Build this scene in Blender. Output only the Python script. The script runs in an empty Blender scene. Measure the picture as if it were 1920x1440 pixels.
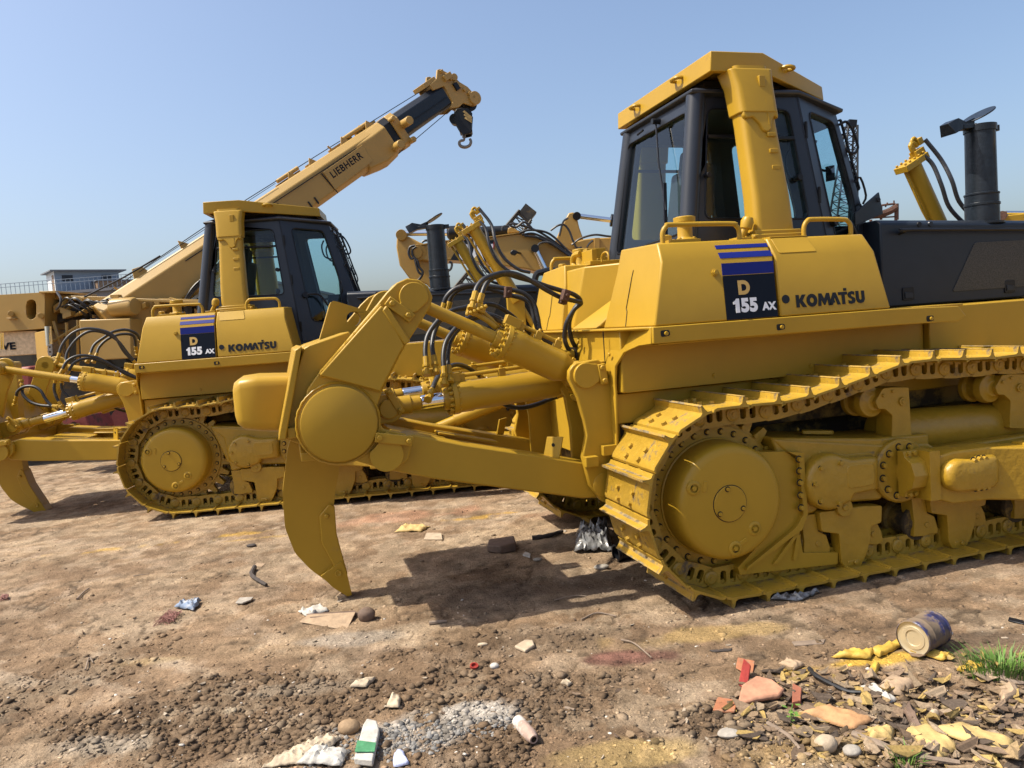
import bpy, bmesh, math, random
import numpy as np
from mathutils import Vector, Matrix, noise
from mathutils.geometry import tessellate_polygon
R=math.radians; random.seed(5)
scn=bpy.context.scene
# ------------------------------------------------------------ camera, world, sun
CP,CR,CF,CH=-.0665,-.0789,1466.4,1.626
Fv=Vector((0,math.cos(CP),math.sin(CP))); R0=Vector((1,0,0)); U0=R0.cross(Fv)
Rv=math.cos(CR)*R0+math.sin(CR)*U0; Uv=-math.sin(CR)*R0+math.cos(CR)*U0
cam=bpy.data.cameras.new('camera'); camo=bpy.data.objects.new('camera',cam); scn.collection.objects.link(camo)
M=Matrix((Rv,Uv,-Fv)).transposed().to_4x4(); M.translation=Vector((0,0,CH)); camo.matrix_world=M
cam.sensor_width=36; cam.lens=36*CF/1920; cam.clip_end=5000; cam.clip_start=.05; scn.camera=camo
SD=Vector((-.665,-.115,1)).normalized()      # towards the sun
w=bpy.data.worlds.new('World'); scn.world=w; w.use_nodes=True; nt=w.node_tree
bg=nt.nodes['Background']; sky=nt.nodes.new('ShaderNodeTexSky'); sky.sky_type='NISHITA'; sky.sun_disc=False
sky.sun_elevation=math.asin(SD.z); sky.sun_rotation=math.atan2(SD.x,SD.y); sky.altitude=100; sky.air_density=1.0; sky.dust_density=4.2; sky.ozone_density=2.3
nt.links.new(sky.outputs[0],bg.inputs[0]); bg.inputs[1].default_value=.15
sl=bpy.data.lights.new('sun','SUN'); sl.energy=5.0; sl.angle=R(.6); sl.color=(1,.92,.78)
so=bpy.data.objects.new('sun',sl); scn.collection.objects.link(so); so.rotation_euler=SD.to_track_quat('Z','Y').to_euler()
scn.view_settings.view_transform='Standard'; scn.view_settings.look='None'; scn.view_settings.exposure=0.5; scn.view_settings.gamma=1
scn.render.resolution_x=1024; scn.render.resolution_y=768
# ------------------------------------------------------------ pixel -> place (full photo pixels, 1920x1440)
C0=Vector((0,0,CH))
def ray(x,y): x,y=float(x),float(y); return (x-960)/CF*Rv-(y-720)/CF*Uv+Fv
def W(x,y,Y): d=ray(x,y); return C0+d*(Y/d.y)
def GP(x,y,z=0): d=ray(x,y); return C0+d*((z-CH)/d.z)
POSE={'N':(.815,5.608,.2807,-.0037,.0105),'L':(-3.62,9.263,.0783,0,0)}
def frame(k):
    x,y,a,b,c=POSE[k]; ca,sa=math.cos(a),math.sin(a)
    f=Vector((ca*math.cos(b),sa*math.cos(b),math.sin(b))); l=Vector((-sa*math.cos(c),ca*math.cos(c),math.sin(c)))
    l=(l-f*f.dot(l)).normalized(); m=Matrix((f,l,f.cross(l))).transposed().to_4x4(); m.translation=Vector((x,y,0)); return m
FR={k:frame(k) for k in POSE}; FI={k:m.inverted() for k,m in FR.items()}
def D(k,x,y,Y):      # pixel -> dozer coordinates on its plane Y
    c=FI[k]@C0; d=FI[k].to_3x3()@ray(x,y); return c+d*((Y-c.y)/d.y)
def T(x0,y0,s,L): return [(x0+a/s,y0+b/s) for a,b in L]
# ------------------------------------------------------------ materials
def mat(name,col,rough=.5,metal=0,noise_amt=.12,nscale=6,bump=.0,bscale=60,spec=.5,coat=0,dirt=None,dscale=5,dth=.6,alpha=None):
    m=bpy.data.materials.new(name); m.use_nodes=True; n=m.node_tree.nodes; l=m.node_tree.links; b=n['Principled BSDF']
    b.inputs['Roughness'].default_value=rough; b.inputs['Metallic'].default_value=metal; b.inputs['Specular IOR Level'].default_value=spec
    b.inputs['Coat Weight'].default_value=coat; b.inputs['Coat Roughness'].default_value=.12
    tc=n.new('ShaderNodeTexCoord'); nz=n.new('ShaderNodeTexNoise'); nz.inputs['Scale'].default_value=nscale; nz.inputs['Detail'].default_value=6; nz.inputs['Roughness'].default_value=.6
    l.new(tc.outputs['Object'],nz.inputs['Vector'])
    mr=n.new('ShaderNodeMapRange'); mr.inputs[1].default_value=.3; mr.inputs[2].default_value=.7; mr.inputs[3].default_value=1-noise_amt; mr.inputs[4].default_value=1+noise_amt
    l.new(nz.outputs['Fac'],mr.inputs[0])
    vm=n.new('ShaderNodeVectorMath'); vm.operation='SCALE'; vm.inputs[0].default_value=col; l.new(mr.outputs[0],vm.inputs['Scale'])
    out=vm.outputs[0]
    if dirt:
        n2=n.new('ShaderNodeTexNoise'); n2.inputs['Scale'].default_value=dscale; n2.inputs['Detail'].default_value=9; n2.inputs['Roughness'].default_value=.72
        l.new(tc.outputs['Object'],n2.inputs['Vector']); r=n.new('ShaderNodeMapRange'); r.inputs[1].default_value=dth; r.inputs[2].default_value=dth+.1; l.new(n2.outputs['Fac'],r.inputs[0])
        mx=n.new('ShaderNodeMix'); mx.data_type='RGBA'; l.new(r.outputs[0],mx.inputs[0]); l.new(out,mx.inputs[6]); mx.inputs[7].default_value=(*dirt,1); out=mx.outputs[2]
        r2=n.new('ShaderNodeMapRange'); r2.inputs[3].default_value=rough; r2.inputs[4].default_value=.85; l.new(r.outputs[0],r2.inputs[0]); l.new(r2.outputs[0],b.inputs['Roughness'])
    l.new(out,b.inputs['Base Color'])
    if bump:
        n3=n.new('ShaderNodeTexNoise'); n3.inputs['Scale'].default_value=bscale; n3.inputs['Detail'].default_value=5; l.new(tc.outputs['Object'],n3.inputs['Vector'])
        bp=n.new('ShaderNodeBump'); bp.inputs['Strength'].default_value=bump; bp.inputs['Distance'].default_value=.01; l.new(n3.outputs['Fac'],bp.inputs['Height']); l.new(bp.outputs[0],b.inputs['Normal'])
    return m
YEL=(.375,.225,.018)
M_Y=mat('yellow_paint',YEL,.38,noise_amt=.06,nscale=2.5,bump=.12,bscale=9,spec=.32,dirt=(.30,.185,.045),dscale=3.5,dth=.66)
M_YC=mat('yellow_cast_paint',(.350,.206,.015),.38,noise_amt=.10,nscale=8,bump=.45,bscale=28,dirt=(.16,.11,.05),dscale=6,dth=.62)
M_YT=mat('yellow_track_paint',(.350,.213,.021),.42,noise_amt=.14,nscale=9,bump=.4,bscale=40,dirt=(.11,.085,.06),dscale=7,dth=.58)
M_WORN=mat('worn_grouser',(.17,.13,.07),.7,noise_amt=.45,nscale=22,bump=.4,bscale=60,dirt=(.36,.22,.035),dscale=9,dth=.46)
M_HUL=mat('shade_dirt_hull',(.26,.16,.025),.6,noise_amt=.2,nscale=4,bump=.3,bscale=20,dirt=(.045,.030,.014),dscale=2.5,dth=.44)  # dirt blotches darkened to paint in the shade around hull and rollers
M_GAP=mat('seam_gap_shade',(.018,.012,.006),.8,noise_amt=.3,nscale=30)  # near-black for seam lines and for gap shade painted around bolts
M_YD=mat('yellow_dusty_paint',(.50,.30,.05),.5,noise_amt=.1,nscale=5,bump=.2,bscale=20,dirt=(.34,.27,.15),dscale=5,dth=.6)
M_G=mat('charcoal_paint',(.014,.019,.028),.36,spec=.35,noise_amt=.12,nscale=4,bump=.04,bscale=12)
M_GC=mat('cab_grey_paint',(.020,.024,.033),.36,spec=.4,noise_amt=.1,nscale=4,bump=.04,bscale=12)
M_BK=mat('black_paint',(.008,.009,.012),.4,spec=.3,noise_amt=.2)
M_EX=mat('exhaust_black',(.010,.014,.020),.34,spec=.4,noise_amt=.35,nscale=14,bump=.2,bscale=40)
M_RUB=mat('hose_rubber',(.020,.020,.022),.45,noise_amt=.35,nscale=16,dirt=(.09,.08,.07),dscale=9,dth=.58)
M_CH=mat('chrome',(.75,.76,.78),.09,1,noise_amt=.03)
M_ST=mat('worn_steel',(.22,.20,.18),.5,.7,noise_amt=.3,nscale=30)
M_TAN=mat('tan_crane_paint',(.375,.232,.058),.45,noise_amt=.07,nscale=1.5,bump=.08,bscale=8,dirt=(.40,.28,.15),dscale=2.2,dth=.63)
M_TAN2=mat('excavator_paint',(.36,.213,.046),.42,noise_amt=.06,nscale=1.5,bump=.08,bscale=8,dirt=(.30,.20,.10),dscale=2,dth=.66)
M_BLU=mat('decal_blue',(.010,.018,.16),.45,spec=.15,noise_amt=.03)
M_NAV=mat('decal_navy',(.004,.007,.015),.4,spec=.15,noise_amt=.05)
M_WH=mat('decal_white',(.75,.77,.80),.4,noise_amt=.03)
M_GOLD=mat('decal_gold',(.55,.36,.10),.4,noise_amt=.03)
M_RUST=mat('rust',(.075,.035,.022),.85,noise_amt=.5,nscale=20,bump=.3,bscale=40)
M_RED=mat('old_red_paint',(.20,.035,.03),.55,noise_amt=.25,dirt=(.07,.04,.03),dscale=4,dth=.55)
M_DK=mat('dark_machinery',(.03,.026,.02),.6,noise_amt=.5,nscale=6,dirt=(.12,.08,.03),dscale=5,dth=.55)
M_TYR=mat('tyre_rubber',(.022,.021,.02),.85,noise_amt=.3)
M_WALL=mat('pale_wall',(.22,.27,.33),.8,noise_amt=.05,nscale=1)
M_WALLW=mat('white_wall',(.62,.63,.62),.8,noise_amt=.05,nscale=1)
M_ROOF=mat('grey_roof',(.16,.17,.19),.8,noise_amt=.1,nscale=.6)
M_WOOD=mat('weathered_wood',(.22,.14,.085),.85,noise_amt=.35,nscale=8)
M_SEAT=mat('seat_fabric',(.03,.03,.035),.8,noise_amt=.2)
def glass(name,tint,gl=.9):
    m=bpy.data.materials.new(name); m.use_nodes=True; n=m.node_tree.nodes; l=m.node_tree.links; n.remove(n['Principled BSDF'])
    t=n.new('ShaderNodeBsdfTransparent'); t.inputs[0].default_value=(*tint,1); g=n.new('ShaderNodeBsdfGlossy'); g.inputs['Roughness'].default_value=.02; g.inputs['Color'].default_value=(gl,gl,gl,1)
    fr=n.new('ShaderNodeFresnel'); fr.inputs['IOR'].default_value=1.5; mx=n.new('ShaderNodeMixShader'); ge=n.new('ShaderNodeNewGeometry'); iv=n.new('ShaderNodeMath'); iv.operation='SUBTRACT'; iv.inputs[0].default_value=1; l.new(ge.outputs['Backfacing'],iv.inputs[1]); mu=n.new('ShaderNodeMath'); mu.operation='MULTIPLY'; l.new(iv.outputs[0],mu.inputs[0]); l.new(fr.outputs[0],mu.inputs[1]); l.new(mu.outputs[0],mx.inputs[0]); l.new(t.outputs[0],mx.inputs[1]); l.new(g.outputs[0],mx.inputs[2])
    l.new(mx.outputs[0],n['Material Output'].inputs[0]); return m
M_GL=glass('tinted_glass',(.80,.90,.91))
def grille_mat():
    m=mat('perforated_grille',(.06,.062,.06),.55,noise_amt=.1); n=m.node_tree.nodes; l=m.node_tree.links
    v=n.new('ShaderNodeTexVoronoi'); v.inputs['Scale'].default_value=170; tc=n.new('ShaderNodeTexCoord'); l.new(tc.outputs['Object'],v.inputs['Vector'])
    r=n.new('ShaderNodeMapRange'); r.inputs[1].default_value=.35; r.inputs[2].default_value=.55; r.inputs[3].default_value=0; r.inputs[4].default_value=1; l.new(v.outputs['Distance'],r.inputs[0])
    mx=n.new('ShaderNodeMix'); mx.data_type='RGBA'; mx.inputs[6].default_value=(.014,.014,.013,1); mx.inputs[7].default_value=(.045,.044,.040,1); l.new(r.outputs[0],mx.inputs[0]); l.new(mx.outputs[2],n['Principled BSDF'].inputs['Base Color']); return m
M_GR=grille_mat()
# ------------------------------------------------------------ mesh builder
def roundp(pts,r,n=4):
    out=[]; N=len(pts)
    for i,p in enumerate(pts):
        p=Vector(p[:2]); a=Vector(pts[i-1][:2]); b=Vector(pts[(i+1)%N][:2]); ri=r[i] if isinstance(r,(list,tuple)) else r
        u=(a-p); v=(b-p); ri=min(ri,u.length*.48,v.length*.48)
        if ri<=1e-5: out.append(p); continue
        u.normalize(); v.normalize(); A=p+u*ri; B=p+v*ri
        for k in range(n+1):
            t=k/n; out.append(A*(1-t)**2+p*2*t*(1-t)+B*t*t)
    return [tuple(q) for q in out]
def circ(cx,cy,r,n=24,a0=0,a1=360):
    full=abs(a1-a0)>=360; m=n if full else n+1
    return [(cx+r*math.cos(R(a0+(a1-a0)*k/n)),cy+r*math.sin(R(a0+(a1-a0)*k/n))) for k in range(m)]
def cr(pts,n=6):        # Catmull-Rom
    P=[Vector(p) for p in pts]; P=[P[0]*2-P[1]]+P+[P[-1]*2-P[-2]]; out=[]
    for i in range(1,len(P)-2):
        a,b,c,d=P[i-1:i+3]
        for k in range(n):
            t=k/n; out.append(.5*((2*b)+(c-a)*t+(2*a-5*b+4*c-d)*t*t+(3*b-a-3*c+d)*t**3))
    out.append(P[-2]); return out
X_,Y_,Z_=Vector((1,0,0)),Vector((0,1,0)),Vector((0,0,1))
class MB:
    def __init__(s): s.v=[]; s.f=[]; s.m=[]
    def add(s,vs,fs,mi=0):
        o=len(s.v); s.v+=[Vector(p) for p in vs]; s.f+=[[i+o for i in f] for f in fs]; s.m+=[mi]*len(fs); return s
    def ext(s,pts,O,U,V,N,d0,d1,holes=(),mi=0):
        O=Vector(O); loops=[list(pts)]+[list(h) for h in holes]; n=sum(map(len,loops)); q=[p for L in loops for p in L]
        vs=[O+U*p[0]+V*p[1]+N*d0 for p in q]+[O+U*p[0]+V*p[1]+N*d1 for p in q]; fs=[]
        if holes:
            for t in tessellate_polygon([[Vector((p[0],p[1],0)) for p in L] for L in loops]): fs.append(list(t)); fs.append([i+n for i in reversed(t)])
        else: fs+= [list(range(n)),[i+n for i in reversed(range(n))]]
        o=0
        for L in loops:
            k=len(L)
            for i in range(k): a,b=o+i,o+(i+1)%k; fs.append([a,b,b+n,a+n])
            o+=k
        return s.add(vs,fs,mi)
    def xz(s,pts,y0,y1,holes=(),mi=0): return s.ext(pts,(0,0,0),X_,Z_,Y_,y0,y1,holes,mi)
    def yz(s,pts,x0,x1,holes=(),mi=0): return s.ext(pts,(0,0,0),Y_,Z_,X_,x0,x1,holes,mi)
    def xy(s,pts,z0,z1,holes=(),mi=0): return s.ext(pts,(0,0,0),X_,Y_,Z_,z0,z1,holes,mi)
    def box(s,x0,x1,y0,y1,z0,z1,mi=0): return s.xy([(x0,y0),(x1,y0),(x1,y1),(x0,y1)],z0,z1,(),mi)
    def obox(s,c,u,v,n,a,b,d,mi=0):
        u,v,n=Vector(u).normalized(),Vector(v).normalized(),Vector(n).normalized(); return s.ext([(-a,-b),(a,-b),(a,b),(-a,b)],c,u,v,n,-d,d,(),mi)
    def lathe(s,p,ax,prof,n=24,mi=0,cap=True):   # prof: (t along axis, radius)
        p=Vector(p); ax=Vector(ax).normalized(); u=ax.orthogonal().normalized(); v=ax.cross(u); vs=[];fs=[]
        for t,r in prof:
            for k in range(n): a=2*math.pi*k/n; vs.append(p+ax*t+(u*math.cos(a)+v*math.sin(a))*r)
        for i in range(len(prof)-1):
            for k in range(n): a=i*n+k; b=i*n+(k+1)%n; fs.append([a,b,b+n,a+n])
        if cap: fs.append(list(range(n))[::-1]); fs.append([len(vs)-n+k for k in range(n)])
        return s.add(vs,fs,mi)
    def cyl(s,p0,p1,r0,r1=None,n=20,mi=0):
        p0,p1=Vector(p0),Vector(p1); L=(p1-p0).length; return s.lathe(p0,p1-p0,[(0,r0),(L,r0 if r1 is None else r1)],n,mi)
    def bolt(s,p,d,r=.014,h=.014,mi=0,n=6,ring=None):
        p=Vector(p)
        if ring is not None: s.cyl(p,p+Vector(d).normalized()*.0025,r*1.38,None,14,ring)  # dark disc under the head paints the gap shade around it
        return s.cyl(p,p+Vector(d).normalized()*h,r,r*.92,n,mi)
    def tube(s,path,r,n=8,mi=0,smooth=0):
        P=cr(path,smooth) if smooth else [Vector(p) for p in path]
        t0=(P[1]-P[0]).normalized(); u=t0.orthogonal().normalized(); vs=[];fs=[]
        for i,p in enumerate(P):
            t=(P[min(i+1,len(P)-1)]-P[max(i-1,0)]).normalized(); u=(u-t*u.dot(t)).normalized(); v=t.cross(u); rr=r(i/(len(P)-1)) if callable(r) else r
            for k in range(n): a=2*math.pi*k/n; vs.append(p+(u*math.cos(a)+v*math.sin(a))*rr)
        for i in range(len(P)-1):
            for k in range(n): a=i*n+k; b=i*n+(k+1)%n; fs.append([a,b,b+n,a+n])
        fs.append(list(range(n))[::-1]); fs.append([len(vs)-n+k for k in range(n)]); return s.add(vs,fs,mi)
    def loft(s,secs,mi=0,cap=True):
        n=len(secs[0]); vs=[p for q in secs for p in q]; fs=[]
        for i in range(len(secs)-1):
            for k in range(n): a=i*n+k; b=i*n+(k+1)%n; fs.append([a,b,b+n,a+n])
        if cap: fs.append(list(range(n))[::-1]); fs.append([len(vs)-n+k for k in range(n)])
        return s.add(vs,fs,mi)
    def ell(s,c,a,b,d,n=12,m=8,mi=0,jit=0):
        c=Vector(c); vs=[];fs=[]
        for i in range(1,m):
            th=math.pi*i/m
            for k in range(n):
                ph=2*math.pi*k/n; j=1+jit*(random.random()-.5); vs.append(c+Vector((a*math.sin(th)*math.cos(ph),b*math.sin(th)*math.sin(ph),d*math.cos(th)))*j)
        for i in range(m-2):
            for k in range(n): x=i*n+k; y=i*n+(k+1)%n; fs.append([x,y,y+n,x+n])
        fs.append(list(range(n))[::-1]); fs.append([len(vs)-n+k for k in range(n)]); return s.add(vs,fs,mi)
    def build(s,name,mats,parent=None,bevel=0,smooth=38,my=False,tf=None,seg=2):
        me=bpy.data.meshes.new(name); vs=s.v
        if tf: vs=[tf(p) for p in vs]
        if my: vs=[Vector((p.x,-p.y,p.z)) for p in vs]
        me.from_pydata([tuple(p) for p in vs],[],s.f); mats=mats if isinstance(mats,list) else [mats]
        for m in mats: me.materials.append(m)
        me.polygons.foreach_set('material_index',s.m)
        bm=bmesh.new(); bm.from_mesh(me); bmesh.ops.recalc_face_normals(bm,faces=bm.faces); bm.to_mesh(me); bm.free()
        me.polygons.foreach_set('use_smooth',[True]*len(me.polygons)); me.set_sharp_from_angle(angle=R(smooth)); me.update()
        o=bpy.data.objects.new(name,me); scn.collection.objects.link(o)
        if parent: o.parent=parent
        if bevel:
            b=o.modifiers.new('bevel','BEVEL'); b.width=bevel; b.segments=seg; b.limit_method='ANGLE'; b.angle_limit=R(35); b.harden_normals=False
        return o
def tag(o,label=None,cat=None,group=None,kind=None):
    for k,v in(('label',label),('category',cat),('group',group),('kind',kind)):
        if v: o[k]=v
    return o
def empty(name,m=None): o=bpy.data.objects.new(name,None); scn.collection.objects.link(o); o.empty_display_size=.2; (m is not None) and setattr(o,'matrix_world',m); return o
def copy_tree(o,parent=None):
    c=o.copy(); scn.collection.objects.link(c); c.parent=parent
    for ch in list(o.children): copy_tree(ch,c)
    return c
def text_mb(mb,txt,O,U,V,size,offset=0,mi=0,depth=.002,sx=1,space=1):
    cu=bpy.data.curves.new('t','FONT'); cu.body=txt; cu.size=size; cu.offset=offset; cu.space_character=space; ob=bpy.data.objects.new('t',cu); scn.collection.objects.link(ob)
    dg=bpy.context.evaluated_depsgraph_get(); me=bpy.data.meshes.new_from_object(ob.evaluated_get(dg)); U=Vector(U).normalized(); V=Vector(V).normalized(); N=U.cross(V)
    O=Vector(O); mb.add([O+U*v.co.x*sx+V*v.co.y+N*depth for v in me.vertices],[list(p.vertices) for p in me.polygons],mi)
    bpy.data.objects.remove(ob); bpy.data.meshes.remove(me)
def inter(a,b,t): return Vector(a)*(1-t)+Vector(b)*t
# ============================================================ BULLDOZER
TY=-1.07
def track_path():
    P=[]
    n=80
    for k in range(n+1): P.append((3.2*k/n,.113))
    for k in range(1,40): a=R(-90+180*k/40); P.append((3.2+.42*math.cos(a),.52+.42*math.sin(a)))
    top=[(3.2,.94),(2.9,1.03),(2.55,1.13),(2.14,1.185),(1.9,1.185),(1.67,1.195),(1.45,1.212),(1.21,1.21),(1.0,1.165),(.79,1.12),(.57,1.078),(.35,1.058),(.12,1.062)]
    P+=[(p.x,p.y) for p in cr([(a,b,0) for a,b in top],8)]
    a0=math.degrees(math.atan2(1.062-.585,.12))
    for k in range(1,60): a=R(a0+(270-a0)*k/60); P.append((.480*math.cos(a),.592+.479*math.sin(a)))
    return P
def walk(P,n,start):
    Q=P[start:]+P[:start]; Q=[Vector((a,b)) for a,b in Q]; Q.append(Q[0]); L=[0]
    for i in range(1,len(Q)): L.append(L[-1]+(Q[i]-Q[i-1]).length)
    out=[];j=0
    for k in range(n):
        s=L[-1]*k/n
        while L[j+1]<s: j+=1
        t=(s-L[j])/max(L[j+1]-L[j],1e-9); out.append(Q[j]*(1-t)+Q[j+1]*t)
    return out,L[-1]
TP=track_path(); st=min(range(len(TP)),key=lambda i:abs(TP[i][0]-.12)+abs(TP[i][1]-1.062)); NL=42
PINS,tot=walk(TP,NL,st); PITCH=tot/NL
def shoe_mesh():
    b=MB(); p=PITCH
    prof=[(-.52*p,.050),(-.42*p,.059),(-.34*p,.060),(.42*p,.060),(.49*p,.055),(.535*p,.045),(.56*p,.051),(.52*p,.067),(.44*p,.074),(-.20*p,.074),(-.27*p,.084),(-.31*p,.118),(-.36*p,.120),(-.385*p,.086),(-.40*p,.074),(-.53*p,.066)]
    b.xz(prof,-.285,.285); b.xz([(-.325*p,.116),(-.30*p,.120),(-.36*p,.124),(-.372*p,.096),(-.40*p,.078),(-.415*p,.072),(-.388*p,.086)],-.286,.286,(),1)
    for y in(-.115,-.055,.055,.115):
        for x in ((.05,.0)if abs(y)<.1 else (.05,)): pass
    for y in(-.10,.10):
        for x,dy in((.02*1,.0),(.085,.02)): b.bolt((x,y+(dy if y<0 else -dy),.072),(0,0,1),.0165,.020)
    return b
def make_track():
    root=MB()
    # link chain : both plates of every link, pins and bushings
    for i in range(NL):
        a=PINS[i]; c=PINS[(i+1)%NL]; t=(c-a).normalized(); n=Vector((t.y,-t.x)); m=(a+c)/2; U=Vector((t.x,0,t.y)); V=Vector((n.x,0,n.y)); O=Vector((m.x,TY,m.y)); p=(c-a).length
        out=[(-.5*p-.042,-.005),(-.5*p-.030,-.040),(-.5*p,-.056),(.10*p,-.064),(.5*p-.01,-.062),(.5*p+.028,-.03),(.5*p+.036,0),(.5*p+.02,.034),(.5*p-.02,.060),(-.5*p+.01,.060),(-.5*p-.03,.034)]
        h1=roundp([(-.20*p,-.034),(-.02*p,-.034),(-.02*p,.044),(-.20*p,.044)],.02,3); h2=roundp([(.09*p,-.034),(.27*p,-.034),(.27*p,.044),(.09*p,.044)],.02,3)
        for s in(-1,1):
            b0=.055 if i%1 else .055
            root.ext(out,O,U,V,Y_,s*.062,s*.098,[h1,h2])
            q=O+U*(-.5*p)
            root.lathe(q+Y_*s*.095,Y_*s,[(0,.044),(.012,.042),(.016,.030),(.018,.028)],14)
            root.cyl(q+Y_*s*.11,q+Y_*s*.117,.012,None,8)
        q=O+U*(-.5*p); root.cyl(q-Y_*.07,q+Y_*.07,.032,None,10)
        # visible nuts through the windows
        for s in(-1,1):
            for u in(-.11*p,.18*p): root.obox(O+U*u+V*.034+Y_*s*.075,U,V,Y_,.013,.010,.012)
    return root
def shoe_matrix(i,s):
    a=PINS[i]; c=PINS[(i+1)%NL]; t=(c-a).normalized(); n=Vector((t.y,-t.x)); m=(a+c)/2
    U=Vector((t.x,0,t.y)); V=Vector((n.x,0,n.y)); Yv=V.cross(U)
    j=random.uniform(-.012,.012); M=Matrix((U,Yv,V)).transposed().to_4x4(); M.translation=Vector((m.x,TY if s>0 else -TY,m.y)); return M@Matrix.Rotation(j,4,'Y')
def make_bulldozer():
    root=empty('bulldozer')
    tr=make_track(); shm=None
    for s in(1,-1):
        tk=tr.build('track',M_YT,root,bevel=.004,my=(s<0),seg=1)
        for i in range(NL):
            if shm is None: o=shoe_mesh().build('track_shoe',[M_YT,M_WORN],tk,bevel=.003); shm=o
            else: o=shm.copy(); scn.collection.objects.link(o); o.parent=tk
            o.matrix_local=shoe_matrix(i,s)
    for my in(False,True): undercarriage(root,my)
    body(root); cab(root); canopy(root); hood(root); blade(root)
    return root
def undercarriage(root,my):
    B=lambda mb,n,m=M_YC,par=root,bv=.008,**k: mb.build(n,m,par,bevel=bv,my=my,**k)
    # sprocket with teeth and bolt rings
    b=MB(); pts=[]
    for k in range(27):
        for da,r in((-.32,.440),(-.14,.520),(.14,.520),(.32,.440)): a=2*math.pi*(k+da)/27+.05; pts.append((r*math.cos(a),.585+r*math.sin(a)))
    b.xz(pts,-1.10,-1.035); b.xz(circ(0,.585,.418,40),-1.118,-1.09)
    for k in range(27): a=2*math.pi*k/27; b.bolt((.383*math.cos(a),-1.117,.585+.383*math.sin(a)),(0,-1,0),.0150,.018,0,6,1)
    for k in range(27): a=2*math.pi*(k+.5)/27; b.bolt((.452*math.cos(a)*.98,-1.10,.585+.452*.98*math.sin(a)),(0,-1,0),.0145,.020)
    sp=B(b,'sprocket',[M_YC,M_GAP],bv=.002)
    b=MB(); b.lathe((0,-1.10,.585),(0,-1,0),[(0,.350),(.03,.348),(.034,.340),(.15,.336),(.185,.330),(.205,.318),(.216,.300),(.220,.278),(.222,.12)],64)
    dr=B(b,'final_drive_cover',M_Y,bv=0,smooth=50)
    b=MB(); b.lathe((-.02,-1.318,.585),(0,-1,0),[(0,.102),(.010,.102),(.012,.100)],40); b.lathe((-.02,-1.321,.585),(0,-1,0),[(0,.107),(.0022,.107)],40,1)
    for a in(100,215,335): b.bolt((-.02+.086*math.cos(R(a)),-1.33,.585+.086*math.sin(R(a))),(0,-1,0),.012,.012,0,6,1)
    for a in(30,190): b.cyl((-.02+.09*math.cos(R(a)),-1.329,.585+.09*math.sin(R(a))),(-.02+.09*math.cos(R(a)),-1.332,.585+.09*math.sin(R(a))),.004,None,6)
    hb=B(b,'hub_cap',[M_Y,M_GAP],dr,bv=.001)
    for x,z in((-.24,.70),(.13,.42),(.0,.325)):
        b=MB(); b.lathe((x,-1.31,z),(0,-1,0),[(0,.042),(.013,.042),(.018,.035),(.018,.024)],20,0,cap=False); b.lathe((x,-1.318,z),(0,-1,0),[(0,.026),(.002,.026)],20,1); b.bolt((x,-1.32,z),(0,-1,0),.015,.014); B(b,'drain_plug',[M_Y,M_GAP],dr,bv=0)
    b=MB(); b.obox((-.17,-1.322,.70),(.2,0,1),(1,0,-.2),(0,-1,0),.030,.012,.004); b.obox((.05,-1.322,.355),(.9,0,.4),(-.4,0,.9),(0,-1,0),.03,.012,.004); B(b,'casting_mark',M_Y,dr,bv=.002)
    # final drive case and guard
    b=MB(); b.xz([(.02,.50),(.20,.86),(.26,.83),(.43,.815),(.50,.76),(.515,.43),(.50,.34),(.52,.19),(.77,.155),(.76,.085),(.09,.125),(.075,.17),(.24,.30)],-1.215,-1.02)
    b.xz([(.43,.815),(.50,.78),(.515,.43),(.46,.36),(.12,.175),(.115,.155),(.50,.34),(.545,.43),(.535,.80)],-1.245,-1.21)
    for z in(.765,.695,.625,.55,.475): b.bolt((.497,-1.245,z),(0,-1,0),.016,.022,0,6,1)
    b.xz([(.30,.16),(.335,.16),(.49,.32),(.49,.35)],-1.235,-1.21); b.xz([(.44,.16),(.465,.16),(.50,.31),(.475,.31)],-1.23,-1.21)
    B(b,'final_drive_guard',[M_Y,M_GAP])
    # track frame
    b=MB(); b.xz([(.36,.895),(.49,.76),(.53,.41),(.62,.415),(.66,.44),(.88,.445),(1.10,.43),(1.20,.50),(1.44,.50),(2.95,.42),(3.05,.60),(2.95,.72),(1.55,.70),(1.48,.745),(1.13,.775)],-1.20,-.93)
    b.xz([(.36,.90),(1.10,.815),(1.5,.80),(1.5,.5),(.5,.5)],-1.19,-.80)
    B(b,'track_frame',M_YC,bv=.015); b=MB(); b.cyl((1.30,-.98,.80),(2.95,-.98,.74),.145,None,24); B(b,'recoil_tube',M_YC,bv=.015)
    # oval cap on the frame top
    b=MB(); b.ext(roundp([(-.13,-.03),(.10,-.045),(.13,.02),(-.08,.045)],.04,4),(.79,-1.03,.868),Vector((1,0,-.11)).normalized(),Y_,Vector((.11,0,1)).normalized(),-.01,.014); b.bolt((.68,-1.0,.885),(0,0,1),.01,.02); B(b,'access_cap')
    # equaliser cover
    b=MB(); pts=[]
    pts=circ(.70,.605,.172,22,62,298)+[(.84,.468),(.87,.512),(.955,.512),(1.048,.52),(1.055,.70),(1.03,.722),(.86,.730)]
    cx=sum(q[0] for q in pts)/len(pts); cz=sum(q[1] for q in pts)/len(pts)
    b.loft([[Vector((cx+(q[0]-cx)*k,y,cz+(q[1]-cz)*k)) for q in pts] for k,y in((1,-1.19),(1,-1.232),(.985,-1.250),(.95,-1.266),(.88,-1.277),(.80,-1.281))])
    o=B(b,'bearing_cover',bv=0,smooth=60)
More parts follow.
